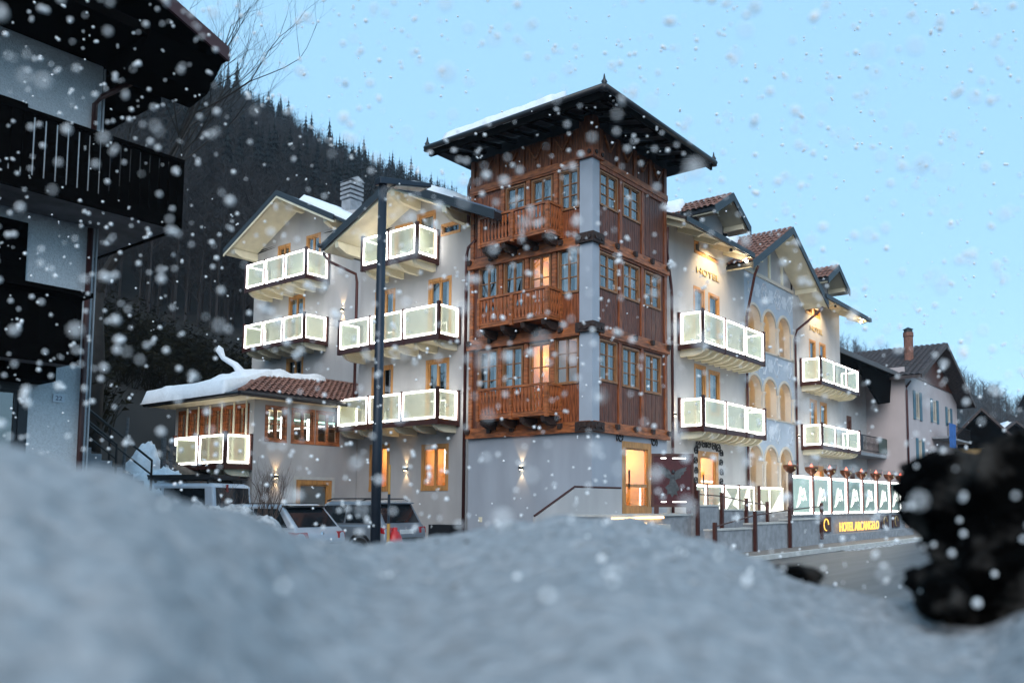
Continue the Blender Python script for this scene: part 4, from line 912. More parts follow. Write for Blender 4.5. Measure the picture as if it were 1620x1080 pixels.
GW = mat('weathered_wood', (.1, .1, .105), .9, var=.4, scale=6, stretch=(1, 1, 4))
for x, y in ((-7.95, 8.85), (-7.0, 10.3), (-6.1, 11.8)): MB().box(x - .05, x + .05, y - .05, y + .05, 1.2, 3.4).build('post', GW, fe)
for z in (2.4, 2.8, 3.2): MB().bar((-8.0, 8.78, z), (-6.0, 11.9, z - .1), .05, .1).build('rail', GW, fe)
po = MB().tube([(-8.95, 9.0, 2), (-8.85, 9.0, 3.9)], [.05, .035], 7).build('wooden_stake', GW); tag(po, 'leaning grey wooden stake in the snow heap near the steps', 'stake')

# ------------------------------------------------------------------ neighbouring pink house
PINK = mat('pink_render', (.5, .43, .43), .9, var=.06, scale=.8); BSH = mat('blue_shutter', (.07, .15, .2), .6, var=.15)
GRN = mat('green_shutter', (.05, .08, .07), .6, var=.15)
nh = thing('pink_house', (36.3, 1.1, 0), 'pale pink house with blue shutters and a tiled gable roof beyond the hotel', 'house')
NF = Face('y', 1.1); NX = Face('x', 36.3); NB = Face('y', 3.7)
nhole = [(38.6, 39.6, 7.35, 9.2), (43.0, 44.1, 7.5, 9.1), (39.0, 39.9, 4.3, 6.0), (43.8, 44.9, 3.3, 5.3), (47.2, 48.2, 3.3, 5.2), (38.7, 39.7, .9, 2.7), (47.3, 48.2, 7.6, 8.9)]
wall(NF, 36.3, 50.5, 0, 10.2, nhole, 'wall', PINK, nh); wall(NX, 1.1, 3.7, 0, 10.6, [], 'wall', PINK, nh)
wall(NB, 24, 36.3, 0, 10.6, [(32.4, 33.3, 5.0, 7.2), (28, 29, 5.0, 7.2), (32.8, 33.7, 1.4, 3.6)], 'wall', mat('white_render', (.5, .48, .47), .9, var=.08), nh)
for h in nhole:
    w = window(NF, *h, nh, wood=CREAMW, fw=.08)
    for u0, u1 in ((h[0] - .55, h[0] - .03), (h[1] + .03, h[1] + .55)):
        b = MB(); NF.box(b, u0, u1, .01, .06, h[2] - .05, h[3] + .05); s_ = b.build('shutter', BSH, w)
for h in ((32.4, 33.3, 5.0, 7.2), (28, 29, 5.0, 7.2), (32.8, 33.7, 1.4, 3.6)): window(NB, *h, nh, wood=WOODD, fw=.3, leaves=1, name='balcony_door')
for z in (4.85, 1.3):
    b = MB(); NB.box(b, 26, 37.4, 0.002, 1.3, z - .25, z - .05); o = b.build('balcony', CONC, nh)
    MB().bar((26, 2.42, z + 1.0), (37.4, 2.42, z + 1.0), .05).build('handrail', IRON, o); MB().bar((26, 2.42, z + .08), (37.4, 2.42, z + .08), .04).build('handrail', IRON, o)
    for i in range(46):
        x = 26.1 + i * .25; mb = MB().tube([(x, 2.42, z), (x + .09 * math.sin(0), 2.42, z + .25), (x + .1, 2.42, z + .5), (x - .04, 2.42, z + .75), (x, 2.42, z + 1.0)], .016, 4, False); mb.bar((x, 2.42, z), (x, 2.42, z + 1), .018); mb.build('baluster', IRON, o)
    MB().box(34.6, 36.4, 2.36, 2.38, z + .05, z + .98).build('privacy_screen', GRN, o)
    if z > 3: MB().box(26, 31.5, 2.36, 2.38, z + .05, z + .95).build('privacy_screen', mat('dark_screen', (.03, .035, .045), .7, var=.2), o)
nr = MB().hexa(quad_slab((23, 1.6, 10.3), (36.2, 1.6, 10.3), (36.2, 9, 13.4), (23, 9, 13.4), .2)).build('roof', TILED, nh)
MB().box(23, 36.2, 1.52, 1.6, 10.0, 10.28).build('eave_board', GW, nr)
MB().poly([(23, 1.62, 10.08), (36.2, 1.62, 10.08), (36.2, 3.7, 10.3), (23, 3.7, 10.3)]).build('soffit', BLACKW, nr)
MB().prism([(29, 1.9, 10.0), (36.1, 1.9, 10.0), (35.6, 1.9, 8.2), (33.5, 1.9, 7.9)], (0, .15, 0)).build('gable_boarding', BLACKW, nr)
ng = MB().hexa(quad_slab((35.6, -.1, 9.9), (42.6, -.1, 13.0), (42.6, 10, 13.0), (35.6, 10, 9.9), .2)).hexa(quad_slab((42.602, -.1, 13.0), (51.2, -.1, 9.4), (51.2, 10, 9.4), (42.602, 10, 13.0), .2)).build('gable_roof', TILED, nh)
t_ = tiles(MB(), (35.6, -.1, 9.9), (0, 10, 0), (7, 0, 3.1), 26, 18).build('roof_tiles', TILED, ng); t_['kind'] = 'stuff'
MB().prism([(37, 1.09, 10.15), (50.4, 1.09, 10.15), (42.6, 1.09, 12.7)], (0, -.06, 0)).build('gable_boarding', WOODD, ng)
for a, b_ in (((35.6, 9.9), (42.6, 13.0)), ((42.6, 13.0), (51.2, 9.4))): MB().bar((a[0], -.14, a[1] - .1), (b_[0], -.14, b_[1] - .1), .08, .3).build('barge_board', mat('brown_barge', (.06, .04, .035), .7, var=.2), ng)
ch = MB().lathe([(.32, 10.7), (.32, 13.1), (.36, 13.12), (.36, 13.4), (.001, 13.42)], (39.2, 1.6, 0), 12).build('chimney', TILE, ng); MB().lathe([(.3, 13.42), (.3, 13.6), (.36, 13.62), (.001, 13.8)], (39.2, 1.6, 0), 12).build('chimney_cap', DARK, ch)
pipe([(36.9, .9, 9.7), (36.3, 1.0, 9.3), (36.3, 1.0, 9.0), (36.3, 1.0, 0)], nh, .07)
b = MB(); NF.box(b, 42.4, 49.8, 0.002, 1.2, 2.95, 3.1); o = b.build('balcony', CONC, nh)
for i in range(24): MB().bar((42.5 + i * .31, -.06, 3.1), (42.5 + i * .31, -.06, 4.05), .03).build('baluster', IRON, o)
MB().bar((42.4, -.06, 4.07), (49.8, -.06, 4.07), .05).build('handrail', IRON, o)
b = MB(); NF.box(b, 42.6, 50, 0.002, 1.1, 6.25, 6.4); o = b.build('balcony', CONC, nh)
MB().bar((42.6, .04, 7.3), (50, .04, 7.3), .05).build('handrail', IRON, o)
for i in range(24): MB().bar((42.7 + i * .31, .04, 6.4), (42.7 + i * .31, .04, 7.3), .03).build('baluster', IRON, o)
rug = MB().grid([[(42.8 + s * .16, -.06 - .04 * math.sin(s * 1.3) * t, 7.36 - t * 1.75) for s in range(14)] for t in (0, .3, .6, 1)]).build('blanket', mat('blue_cloth', (.03, .12, .36), .9, var=.2, scale=3), smooth=True); tag(rug, 'blue blanket hung over a balcony rail of the pink house', 'blanket')
for i, (x, h) in enumerate(((25.5, 3.6), (27.6, 3.2), (29.8, 2.8))):
    an = thing('antenna', (x, 4.4, 11.4), ('tallest', 'middle', 'shortest')[i] + ' thin television antenna mast on the roof beyond the hotel', 'antenna', 'antenna masts on the roof')
    MB().tube([(x, 4.4, 11.2), (x, 4.4, 11.4 + h)], .035, 6).build('mast', IRON, an)
    for k in range(4): MB().bar((x - .5 + .1 * k, 4.4, 11.2 + h - k * .3), (x + .5 - .1 * k, 4.4, 11.2 + h - k * .3), .025).build('crossbar', IRON, an)
# far roofs down the valley
def far_house(x, y, w, d, hz, rise, rz_, label, snowy, wm):
    t = thing('far_house', (x, y, 0), label, 'house', 'houses farther down the street', rz_)
    MB().box(-w / 2, w / 2, -d / 2, d / 2, 0, hz).build('wall', wm, t, local=True)
    r = MB().hexa(quad_slab((-w / 2 - .9, -d / 2 - 1, hz - .5), (0, -d / 2 - 1, hz + rise), (0, d / 2 + 1, hz + rise), (-w / 2 - .9, d / 2 + 1, hz - .5), .25)).hexa(quad_slab((.004, -d / 2 - 1, hz + rise), (w / 2 + .9, -d / 2 - 1, hz - .5), (w / 2 + .9, d / 2 + 1, hz - .5), (.004, d / 2 + 1, hz + rise), .25)).build('roof', TILED, t, local=True)
    MB().prism([(-w / 2 - .6, -d / 2 - .3, hz - .5), (w / 2 + .6, -d / 2 - .3, hz - .5), (0, -d / 2 - .3, hz + rise - .2)], (0, .25, 0)).build('gable_boarding', BLACKW, r, local=True)
    for u in (-w / 4, w / 4):
        q = MB().box(u - .5, u + .5, -d / 2 - .03, -d / 2 + .01, hz * .55, hz * .55 + 1.3).build('window', DARKROOM, t, local=True)
    if snowy:
        snow = snow_cap((-w / 2 - .8, -d / 2 - .2, hz - .45), (-w / 2 - .8, d / 2 + .8, hz - .45), (-.2, d / 2 + .8, hz + rise - .08), (-.2, -d / 2 - .2, hz + rise - .08), .3, 'roof_snow', None, seed=x)
        snow.parent = r
    return t
PALE = mat('pale_render', (.45, .45, .46), .9, var=.1)
far_house(54.5, .6, 4.2, 7, 6.5, 2.6, R(-72), 'dark-gabled house close behind the pink house', False, mat('ochre_render', (.5, .33, .14), .9, var=.1))
far_house(82.6, 4.0, 4.4, 8, 8.6, 1.9, R(-58), 'dark timber house with a snow-covered near roof slope', True, mat('brown_boards', (.05, .035, .03), .8, var=.3))
far_house(105.5, 6.4, 4.6, 8, 8.6, 2.2, R(-60), 'small distant house with a bluish metal roof', False, PALE)
far_house(150, 6, 10, 8, 20, 3, R(30), 'white house high on the far hillside', True, PALE)
far_house(180, -22, 10, 8, 17, 3, R(10), 'pale low house on the far slope to the side of the metal roof', True, PALE)

# ------------------------------------------------------------------ vehicles
def vehicle(name, loc, rz_, label, cat, paint, L, W, belt, H, rear, boxy=0, roofmat=None, rails=False, spare=False, sw=.86):
    t = thing(name, loc, label, cat, 'vehicles parked beside the hotel', rz_)
    h = W / 2
    glass_m = mat('car_glass', (.012, .016, .02), .06, var=0, spec=.8); blk = mat('black_plastic', (.015, .015, .017), .55, var=.1)
    # lower body as a loft: rings from rear to nose
    if boxy: st_ = [(0, .96, .55, belt), (.06, 1, .5, belt), (L * .3, 1, .48, belt), (L * .7, 1, .48, belt), (L * .97, .98, .5, belt - .12), (L, .93, .55, belt - .2)]
    else: st_ = [(0, .86, .48, .72), (.05, .93, .38, belt - .12), (.16, .97, .3, belt), (L * .3, 1, .25, belt), (L * .66, 1, .25, belt - .03), (L * .8, .98, .26, belt - .1), (L * .95, .9, .3, belt - .22), (L, .75, .4, belt - .38)]
    rows = []
    for y, k, zb, zt in st_:
        w = h * k; zm = zb + (zt - zb) * .55
        rows.append([(-w * .93, y, zb), (-w, y, zb + .12), (-w * 1.0, y, zm), (-w * .97, y, zt - .03), (-w * .9, y, zt), (w * .9, y, zt), (w * .97, y, zt - .03), (w, y, zm), (w, y, zb + .12), (w * .93, y, zb)])
    mb = MB().grid(rows, True)
    mb.f.append(tuple(range(9, -1, -1))); n = 10 * (len(st_) - 1); mb.f.append(tuple(range(n, n + 10)))
    body = mb.build('body', paint, t, smooth=not boxy, local=True, bevel=.03)
    # cabin
    r0, r1 = rear; f0, f1 = (L * .63, L * .5) if not boxy else (L * .66, L * .62)
    a, b_ = h * .9, h * (sw if not boxy else .93)
    zt = H
    ring0 = [(-a, r0, belt - .02), (-a * 1.0, (r0 + f0) / 2, belt - .02), (-a, f0, belt - .02), (a, f0, belt - .02), (a, (r0 + f0) / 2, belt - .02), (a, r0, belt - .02)]
    ring1 = [(-b_ + .03, r1, zt - .06), (-b_, (r1 + f1) / 2, zt - .05), (-b_ + .02, f1, zt - .08), (b_ - .02, f1, zt - .08), (b_, (r1 + f1) / 2, zt - .05), (b_ - .03, r1, zt - .06)]
    ring2 = [(x * .86, y + (.1 if i in (0, 5) else -.12 if i in (2, 3) else 0), zt) for i, (x, y, z) in enumerate(ring1)]
    cb = MB().grid([ring0, ring1, ring2], True); cb.f.append(tuple(range(12, 18)))
    cab = cb.build('cabin', paint, t, local=True, bevel=.04)
    if roofmat:
        MB().prism([(x * 1.02, y, z + .012) for x, y, z in ring2], (0, 0, .012)).build('roof_panel', roofmat, cab, local=True)
    def patch(q00, q10, q11, q01, s0, s1, t0, t1, name_='side_window', m=glass_m, off=.012):
        q00, q10, q11, q01 = [Vector(q) for q in (q00, q10, q11, q01)]
        P = lambda s, u: q00.lerp(q10, s).lerp(q01.lerp(q11, s), u)
        nn = (q10 - q00).cross(q01 - q00).normalized(); c0 = (q00 + q11) / 2 - Vector((0, L * .4, H * .6))
        if nn.dot(c0) < 0: nn = -nn
        pts = [P(s0, t0), P(s1, t0), P(s1, t1), P(s0, t1)]
        return MB().prism([p + nn * off for p in pts], nn * -.03).build(name_, m, cab, local=True, bevel=.004)
    patch(ring0[5], ring0[0], ring1[0], ring1[5], .07, .93, .1, .93, 'rear_window')
    patch(ring0[3], ring0[2], ring1[2], ring1[3], .05, .95, .08, .95, 'windscreen')
    for i0, i1 in ((0, 1), (1, 2)):
        patch(ring0[i0], ring0[i1], ring1[i1], ring1[i0], .16 if i0 == 0 else .03, .97 if i0 == 0 else .85, .1, .9)
        patch(ring0[5 - i0], ring0[5 - i1], ring1[5 - i1], ring1[5 - i0], .16 if i0 == 0 else .03, .97 if i0 == 0 else .85, .1, .9)
    red = mat('tail_lens', (.32, .01, .014), .2, var=.1)
    for s in (-1, 1):
        if boxy:
            for z in (.85, 1.0, 1.15): MB().lathe([(.001, 0), (.05, 0), (.05, .03), (.001, .04)], (0, 0, 0), 10).build('tail_light', red, t, local=True); q = t.children[-1]; q.location = (s * h * .86, -.01, z); q.rotation_euler = (R(90), 0, 0)
        else:
            MB().prism([(s * h * .98, .1, belt - .08), (s * h * .98, .3, belt - .06), (s * h * .98, .26, belt - .2), (s * h * .95, .06, belt - .24)], (-s * .34, -.06, 0)).build('tail_light', red, t, local=True)
    if not boxy:
        MB().prism([(-h * .8, .0, .36), (h * .8, .0, .36), (h * .88, .0, .52), (h * .7, .0, .66), (-h * .7, .0, .66), (-h * .88, .0, .52)], (0, -.03, 0)).build('bumper_insert', blk, t, local=True)
        MB().prism([(-b_ + .06, r1 + .02, zt - .03), (b_ - .06, r1 + .02, zt - .03), (b_ - .12, r1 - .16, zt - .045), (-b_ + .12, r1 - .16, zt - .045)], (0, 0, -.035)).build('spoiler', paint if not roofmat else roofmat, cab, local=True)
    pz = .56 if name == 'silver_crossover' else .82
    if not boxy: MB().box(-.27, .27, -.035 if pz < .6 else .005, -.012 if pz < .6 else .04, pz - .06, pz + .06).build('number_plate', mat('plate', (.55, .55, .56), .5, var=.15, scale=20), t, local=True)
    if not boxy:
        q = MB().lathe([(.001, 0), (.055, 0), (.06, .012), (.001, .016)], (0, 0, 0), 14).build('badge', mat('chrome', (.6, .6, .62), .15, metal=1, var=0), t, local=True); q.location = (0, .06, belt - .13); q.rotation_euler = (R(78), 0, 0)
    MB().bar((-.3, r0 - .005, belt + .08), (.12, r0 - .005 + .02, belt + .11), .02).build('rear_wiper', blk, cab, local=True)
    if rails:
        for s in (-1, 1): MB().tube([(s * b_ * .86, r1 + .05, zt), (s * b_ * .86, r1 + .2, zt + .06), (s * b_ * .86, f1 - .2, zt + .06), (s * b_ * .86, f1, zt)], .02, 6).build('roof_rail', blk, cab, local=True)
    wheel_t = MB().lathe([(.2, -.1), (.31, -.11), (.34, -.07), (.345, 0), (.34, .07), (.31, .11), (.2, .1)], (0, 0, 0), 22).mesh('tyre', mat('tyre_rubber', (.012, .012, .012), .9, var=.2), True)
    rim = MB().lathe([(.001, .05), (.06, .07), (.08, .04), (.19, .06), (.21, .1), (.21, -.1), (.001, -.1)], (0, 0, 0), 18).mesh('rim', mat('alloy', (.35, .36, .38), .35, metal=.8, var=.1))
    for s in (-1, 1):
        for y in (L * .19, L * .8):
            w_ = link('tyre', wheel_t, t, True); w_.location = (s * (h - .1), y, .345); w_.rotation_euler = (0, R(90) * s, 0)
            link('rim', rim, w_, True)
            MB().lathe([(.36, -.02), (.43, -.02), (.43, .01), (.36, .01)], (0, 0, 0), 22).build('wheel_arch', blk, t, local=True); q = t.children[-1]; q.location = (s * (h - .005), y, .36); q.rotation_euler = (0, R(90) * s, 0)
        MB().box(s * (h + .0) - .01 + (.0 if s > 0 else -.18), s * (h + .0) + .01 + (.18 if s > 0 else 0), L * .58, L * .58 + .1, belt, belt + .16).build('mirror', blk, t, local=True)
    if boxy:
        MB().box(-h * .7, h * .7, r0 - .035, r0 - .012, belt - .55, belt - .08).build('tailgate', paint, t, local=True)
        w_ = link('spare_wheel', wheel_t, t, True); w_.location = (.1, -.16, 1.05); w_.rotation_euler = (R(90), 0, 0); w_.scale = (1.1, 1.1, 1)
        MB().lathe([(.001, .08), (.3, .085), (.33, .05), (.33, -.05)], (0, 0, 0), 20).build('wheel_cover', blk, w_, local=True)
        rk_ = MB()
        for x in (-h * .8, h * .8): rk_.bar((x, .15, zt + .12), (x, L * .6, zt + .12), .05)
        for i in range(7): rk_.bar((-h * .8, .15 + i * L * .09, zt + .12), (h * .8, .15 + i * L * .09, zt + .12), .04)
        for x in (-h * .78, h * .78):
            for y in (.3, L * .5): rk_.bar((x, y, zt - .04), (x, y, zt + .12), .04)
        rk_.build('roof_rack', blk, cab, local=True)
        MB().box(-h * .7, h * .7, .3, L * .5, zt + .15, zt + .22).build('roof_tent', blk, cab, local=True)
        MB().box(-.3, -.24, r1 - .06, r1 - .03, zt - .22, zt - .03).build('high_brake_light', red, cab, local=True)
    return t
silverp = mat('silver_paint', (.42, .46, .52), .32, metal=.25, var=.06, scale=2); greyp = mat('grey_paint', (.2, .225, .26), .35, metal=.35, var=.06, scale=2)
whitep = mat('white_paint', (.55, .6, .68), .4, var=.06)
CARS = dict(suv=(-4.05, 3.3), silver=(-7.5, 2.25), off=(-7.5, 6.0))
vehicle('grey_suv', (*CARS['suv'], 0), R(9), 'metallic grey estate-like SUV with roof rails, parked nearest the hotel door', 'car', greyp, 4.55, 1.85, 1.02, 1.66, (.14, .5), rails=True)
vehicle('silver_crossover', (*CARS['silver'], 0), R(16), 'silver crossover with black roof parked next to the snow bank', 'car', silverp, 4.25, 1.82, 1.0, 1.57, (.14, .62), roofmat=mat('black_gloss', (.012, .013, .016), .2, var=0))
vehicle('off_road_wagon', (*CARS['off'], 0), R(25), 'white boxy off-road wagon with spare wheel and roof rack under the annex balcony', 'car', whitep, 4.6, 1.79, 1.3, 2.1, (.03, .1), boxy=1)

# ------------------------------------------------------------------ street lamp, hydrant, stake
NAVY = mat('navy_steel', (.02, .028, .042), .4, metal=.4, var=.15)
sl_ = thing('street_lamp', (-10.68, -3.4, 0), 'tall dark steel street lamp with flat angled head in front of the hotel', 'street lamp')
MB().tube([(-10.68, -3.4, 0), (-10.68, -3.4, 3), (-10.68, -3.4, 7.02)], [.085, .078, .07], 14).build('pole', NAVY, sl_, smooth=True)
MB().lathe([(.1, 0), (.1, .5), (.088, .52)], (-10.68, -3.4, 0), 14).build('base_sleeve', NAVY, sl_)
def hp(a, w, z): return Vector((-10.68, -3.4, z)) + Vector((.985, -.17, 0)) * a + Vector((.17, .985, 0)) * w
hd = MB().hexa([hp(-.1, -.09, 6.96), hp(.86, -.17, 7.13), hp(.86, .17, 7.13), hp(-.1, .09, 6.96), hp(-.1, -.09, 7.08), hp(.86, -.17, 7.2), hp(.86, .17, 7.2), hp(-.1, .09, 7.08)]).build('lamp_head', NAVY, sl_, bevel=.01)
MB().hexa([hp(.2, -.09, 7.0), hp(.8, -.13, 7.108), hp(.8, .13, 7.108), hp(.2, .09, 7.0), hp(.2, -.09, 7.03), hp(.8, -.13, 7.13), hp(.8, .13, 7.13), hp(.2, .09, 7.03)]).build('lamp_glass', mat('grey_lens', (.4, .42, .42), .3, var=.05), hd)
hy = thing('hydrant', (-9.15, -2.1, 0), 'red fire hydrant with pale round cap next to the street lamp', 'hydrant')
REDP = mat('hydrant_red', (.4, .012, .015), .4, var=.15)
MB().lathe([(.16, 0), (.16, .06), (.12, .08), (.12, .75), (.15, .78), (.15, .86), (.13, .95), (.08, 1.04), (.05, 1.06), (.05, 1.12), (.001, 1.13)], (-9.15, -2.1, 0), 16).build('barrel', REDP, hy, smooth=True)
MB().tube([(-9.15, -2.1, .78), (-9.3, -2.16, .78)], .075, 10).build('outlet', REDP, hy); MB().tube([(-9.29, -2.158, .78), (-9.34, -2.18, .78)], .095, 14).build('outlet_cap', mat('cap_white', (.6, .62, .62), .4, var=.1), hy)
MB().tube([(-9.07, -2.22, .78), (-9.0, -2.34, .78)], .07, 10).build('outlet', REDP, hy)
sk = thing('snow_stake', (-9.22, -2.02, 0), 'thin snow stake with yellow foot and dark middle beside the hydrant', 'stake')
YEL = mat('stake_yellow', (.42, .22, .05), .6, var=.15)
MB().tube([(-9.32, -2.12, 0), (-9.32, -2.12, 1.2)], .03, 8).build('lower_rod', YEL, sk); MB().tube([(-9.32, -2.12, 1.2), (-9.32, -2.12, 1.75)], .026, 8).build('middle_rod', NAVY, sk); MB().tube([(-9.32, -2.12, 1.75), (-9.32, -2.12, 2.3)], .022, 8).build('upper_rod', YEL, sk)

# white plastic chairs on the upper balconies
WPL = mat('white_plastic', (.75, .76, .74), .45, var=.03)
def chair(x, y, z, rz_, label):
    t = thing('plastic_chair', (x, y, z), label, 'chair', 'white plastic balcony chairs', rz_)
    MB().box(-.25, .25, -.24, .24, .41, .45).build('seat', WPL, t, local=True)
    bk = MB().hexa([(-.25, .2, .45), (.25, .2, .45), (.25, .24, .45), (-.25, .24, .45), (-.2, .32, .88), (.2, .32, .88), (.2, .36, .88), (-.2, .36, .88)]).build('backrest', WPL, t, local=True)
    for sx in (-.22, .22):
        for sy in (-.2, .2): MB().bar((sx * 1.1, sy * 1.1, 0), (sx, sy, .41), .045).build('leg', WPL, t, local=True)
        MB().bar((sx * 1.15, -.22, .66), (sx * 1.1, .27, .68), .06, .035).build('armrest', WPL, t, local=True); MB().bar((sx * 1.15, -.2, .42), (sx * 1.15, -.2, .65), .04).build('arm_post', WPL, t, local=True)
chair(-.2, 7.25, 10.03, R(160), 'white plastic chair on the top balcony under the middle gable')
chair(2.05, 17.3, 11.31, R(200), 'white plastic chair near the post of the upper balcony on the set-back left gable')
chair(2.05, 16.6, 11.31, R(70), 'white plastic chair at the end panel of the upper balcony on the set-back left gable')

# ------------------------------------------------------------------ bare plants and trees
BARK = mat('bare_bark', (.014, .012, .011), .9, var=.4, scale=4)
def bare(mb, p, d, L, r, depth, rg, spread=.55, up=.15, kids=(2, 3), taper=.62):
    p = Vector(p); d = d.normalized(); pts = [p]; n = 3
    for i in range(n):
        d = (d + Vector((rg.uniform(-1, 1), rg.uniform(-1, 1), rg.uniform(-.6, 1))) * .13 + Vector((0, 0, up * .3))).normalized(); pts.append(pts[-1] + d * L / n)
    mb.tube(pts, [r * (1 - (1 - taper) * i / n) for i in range(n + 1)], 5 if r > .02 else 3, False)
    if depth:
        for k in range(rg.randint(*kids)):
            q = pts[rg.randint(1, n)] if k else pts[-1]
            nd = (d + Vector((rg.uniform(-1, 1), rg.uniform(-1, 1), rg.uniform(-.5, .9))) * spread * 1.3 + Vector((0, 0, up))).normalized()
            bare(mb, q, nd, L * rg.uniform(.62, .85), r * taper * rg.uniform(.7, .95), depth - 1, rg, spread, up, kids, taper)
def bare_tree(name, loc, h, label, seed, depth=6, r=.2, group=None):
    rg = random.Random(seed); t = thing(name, loc, label, 'tree', group)
    tr_ = MB(); z = Vector(loc); top = z + Vector((rg.uniform(-.4, .4), rg.uniform(-.4, .4), h * .32))
    tr_.tube([z - Vector((0, 0, .5)), z.lerp(top, .5) + Vector((.1, 0, 0)), top], [r * 1.3, r, r * .8], 8); tr_.build('trunk', BARK, t, smooth=True)
    cr = MB()
    for k in range(4):
        a = k * 1.57 + rg.uniform(-.4, .4); bare(cr, top - Vector((0, 0, rg.uniform(0, h * .08))), Vector((math.cos(a) * .6, math.sin(a) * .6, .9)), h * .22, r * .62, depth, rg, .6, .12)
    cr.build('crown', BARK, t); return t
def bush(name, loc, h, label, seed, n=14, m=BARK):
    rg = random.Random(seed); t = thing(name, loc, label, 'shrub'); cr = MB()
    for k in range(n):
        a = rg.uniform(0, 6.28); l = rg.uniform(.2, .7)
        bare(cr, Vector(loc) + Vector((rg.uniform(-.2, .2), rg.uniform(-.2, .2), -.1)), Vector((math.cos(a) * l, math.sin(a) * l, 1)), h * .45, .014, 3, rg, .5, .2)
    cr.build('twigs', m, t); return t
TWIG = mat('reddish_twig', (.09, .06, .05), .9, var=.3)
bush('bare_shrub', (-8.85, 2.55, 1.2), 1.2, 'leafless shrub sprouting from the snow bank by the annex corner', 3, 18, TWIG)
bush('bare_shrub', (-9.7, 2.4, 1.25), .75, 'small dry shrub at the rear of the off-road wagon', 4, 10, TWIG)
bare_tree('bare_tree', (-8.3, 12.3, 3.0), 17, 'tall leafless tree rising behind the dark chalet', 12, 6, .19)
bare_tree('bare_tree', (-2.0, 30, hill(-2, 30)), 15, 'leafless tree on the dark slope above the annex', 15, 6, .2, None)
bare_tree('bare_tree', (-12.0, 22, hill(-12, 22)), 14, 'leafless tree on the slope above the iron handrail', 18, 6, .2, None)
# brushwood covering the near slope
LEAFB = mat('dry_brush', (.009, .0075, .005), .95, var=.6, scale=1.5, col2=(.017, .016, .008), spec=.1)
mb = MB(); rg = random.Random(9)
for i in range(9000):
    a = YAW + R(rg.uniform(12, 40)); r = rg.uniform(23, 70); x = EYE.x + r * math.cos(a); y = EYE.y + r * math.sin(a)
    if y < 15.5 and not (x < -9.5 and y > 10.5): continue
    if x > -6 and y < 23: continue
    z = hill(x, y)
    for k in range(3):
        l = rg.uniform(.5, 2.6) * (.7 if r < 30 else 1); dx, dy = rg.gauss(0, .45), rg.gauss(0, .45); s = rg.uniform(.015, .05)
        n0 = len(mb.v); mb.v += [(x - s, y, z - .1), (x + s, y + s, z - .1), (x + dx * l, y + dy * l, z + l)]; mb.f.append((n0, n0 + 1, n0 + 2))
        for q in (.5, .75, .95):
            px, py, pz = x + dx * l * q, y + dy * l * q, z + l * q; e = rg.uniform(.06, .16)
            n0 = len(mb.v); mb.v += [(px, py, pz), (px + rg.gauss(0, e), py + rg.gauss(0, e), pz + e), (px + rg.gauss(0, e), py + rg.gauss(0, e), pz + e * .2)]; mb.f.append((n0, n0 + 1, n0 + 2))
o = mb.build('brushwood', LEAFB); tag(o, 'dark dry brush covering the slope behind the annex', 'brush', kind='stuff')

# ------------------------------------------------------------------ forest on the hill
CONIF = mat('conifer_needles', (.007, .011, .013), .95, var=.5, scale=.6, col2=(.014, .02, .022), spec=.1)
def conifer_mesh(seed, h=12, rows_=16):
    rg = random.Random(seed); mb = MB(); mb.tube([(0, 0, -1), (0, 0, h)], [.18, .03], 5, False)
    for i in range(rows_):
        z = h * (.1 + .86 * i / rows_); r = h * .165 * (1 - i / rows_) ** .9 + .12; k = 9
        for j in range(k):
            a = 2 * math.pi * (j + rg.uniform(0, .8)) / k; rr = r * rg.uniform(.65, 1.15); dr = rr * rg.uniform(.15, .7); w = rr * .22
            ux, uy = math.cos(a), math.sin(a)
            mb.poly([(0, 0, z + h * .05), (ux * rr * .6 - uy * w, uy * rr * .6 + ux * w, z - dr * .4), (ux * rr, uy * rr, z - dr), (ux * rr * .6 + uy * w, uy * rr * .6 - ux * w, z - dr * .4)])
    return mb
def decid_mesh(seed, h=11):
    rg = random.Random(seed); mb = MB(); mb.tube([(0, 0, -1), (rg.uniform(-.3, .3), 0, h * .5), (rg.uniform(-.5, .5), 0, h * .85)], [.16, .1, .03], 4, False)
    for i in range(46):
        z = h * rg.uniform(.25, .8); a = rg.uniform(0, 6.28); l = h * rg.uniform(.1, .3); e = Vector((math.cos(a) * l * .6, math.sin(a) * l * .6, l * rg.uniform(.5, 1)))
        p = Vector((0, 0, z)); s = .05
        mb.poly([p - Vector((0, 0, s)), p + Vector((0, 0, s)), p + e])
        for q in range(3):
            b0 = p + e * rg.uniform(.3, .95); f_ = Vector((rg.gauss(0, 1), rg.gauss(0, 1), rg.uniform(.2, 1.4))) * l * .3
            mb.poly([b0 - Vector((.03, 0, 0)), b0 + Vector((.03, 0, .02)), b0 + f_])
    return mb
cons = [conifer_mesh(s).mesh('conifer', CONIF) for s in range(5)]
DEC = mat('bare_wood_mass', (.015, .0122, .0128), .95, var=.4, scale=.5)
decs = [decid_mesh(s) for s in range(5)]; consm = [conifer_mesh(20 + s, 12, 13) for s in range(4)]
def pos(az, r): a = YAW - R(az); return EYE.x + r * math.cos(a), EYE.y + r * math.sin(a)
rg = random.Random(31)
az = -27.5; k = 0
while az < -8:                       # conifers standing out along the ridge
    t = smooth(-14, 12, az); r1_ = 250 + 170 * t; r = r1_ * rg.uniform(.93, 1.0); x, y = pos(az, r)
    if rg.random() < .75:
        o = link('conifer', cons[k % 5]); s = rg.uniform(.5, 1.15) * (1.35 if rg.random() < .2 else 1); o.location = (x, y, hill(x, y) - .5); o.scale = (s * rg.uniform(.8, 1.1), s, s); o.rotation_euler = (0, 0, rg.uniform(0, 6))
        tag(o, 'dark conifer standing on the ridge line above the hotel', 'tree', 'conifers along the ridge'); k += 1
    az += rg.uniform(.12, .34)
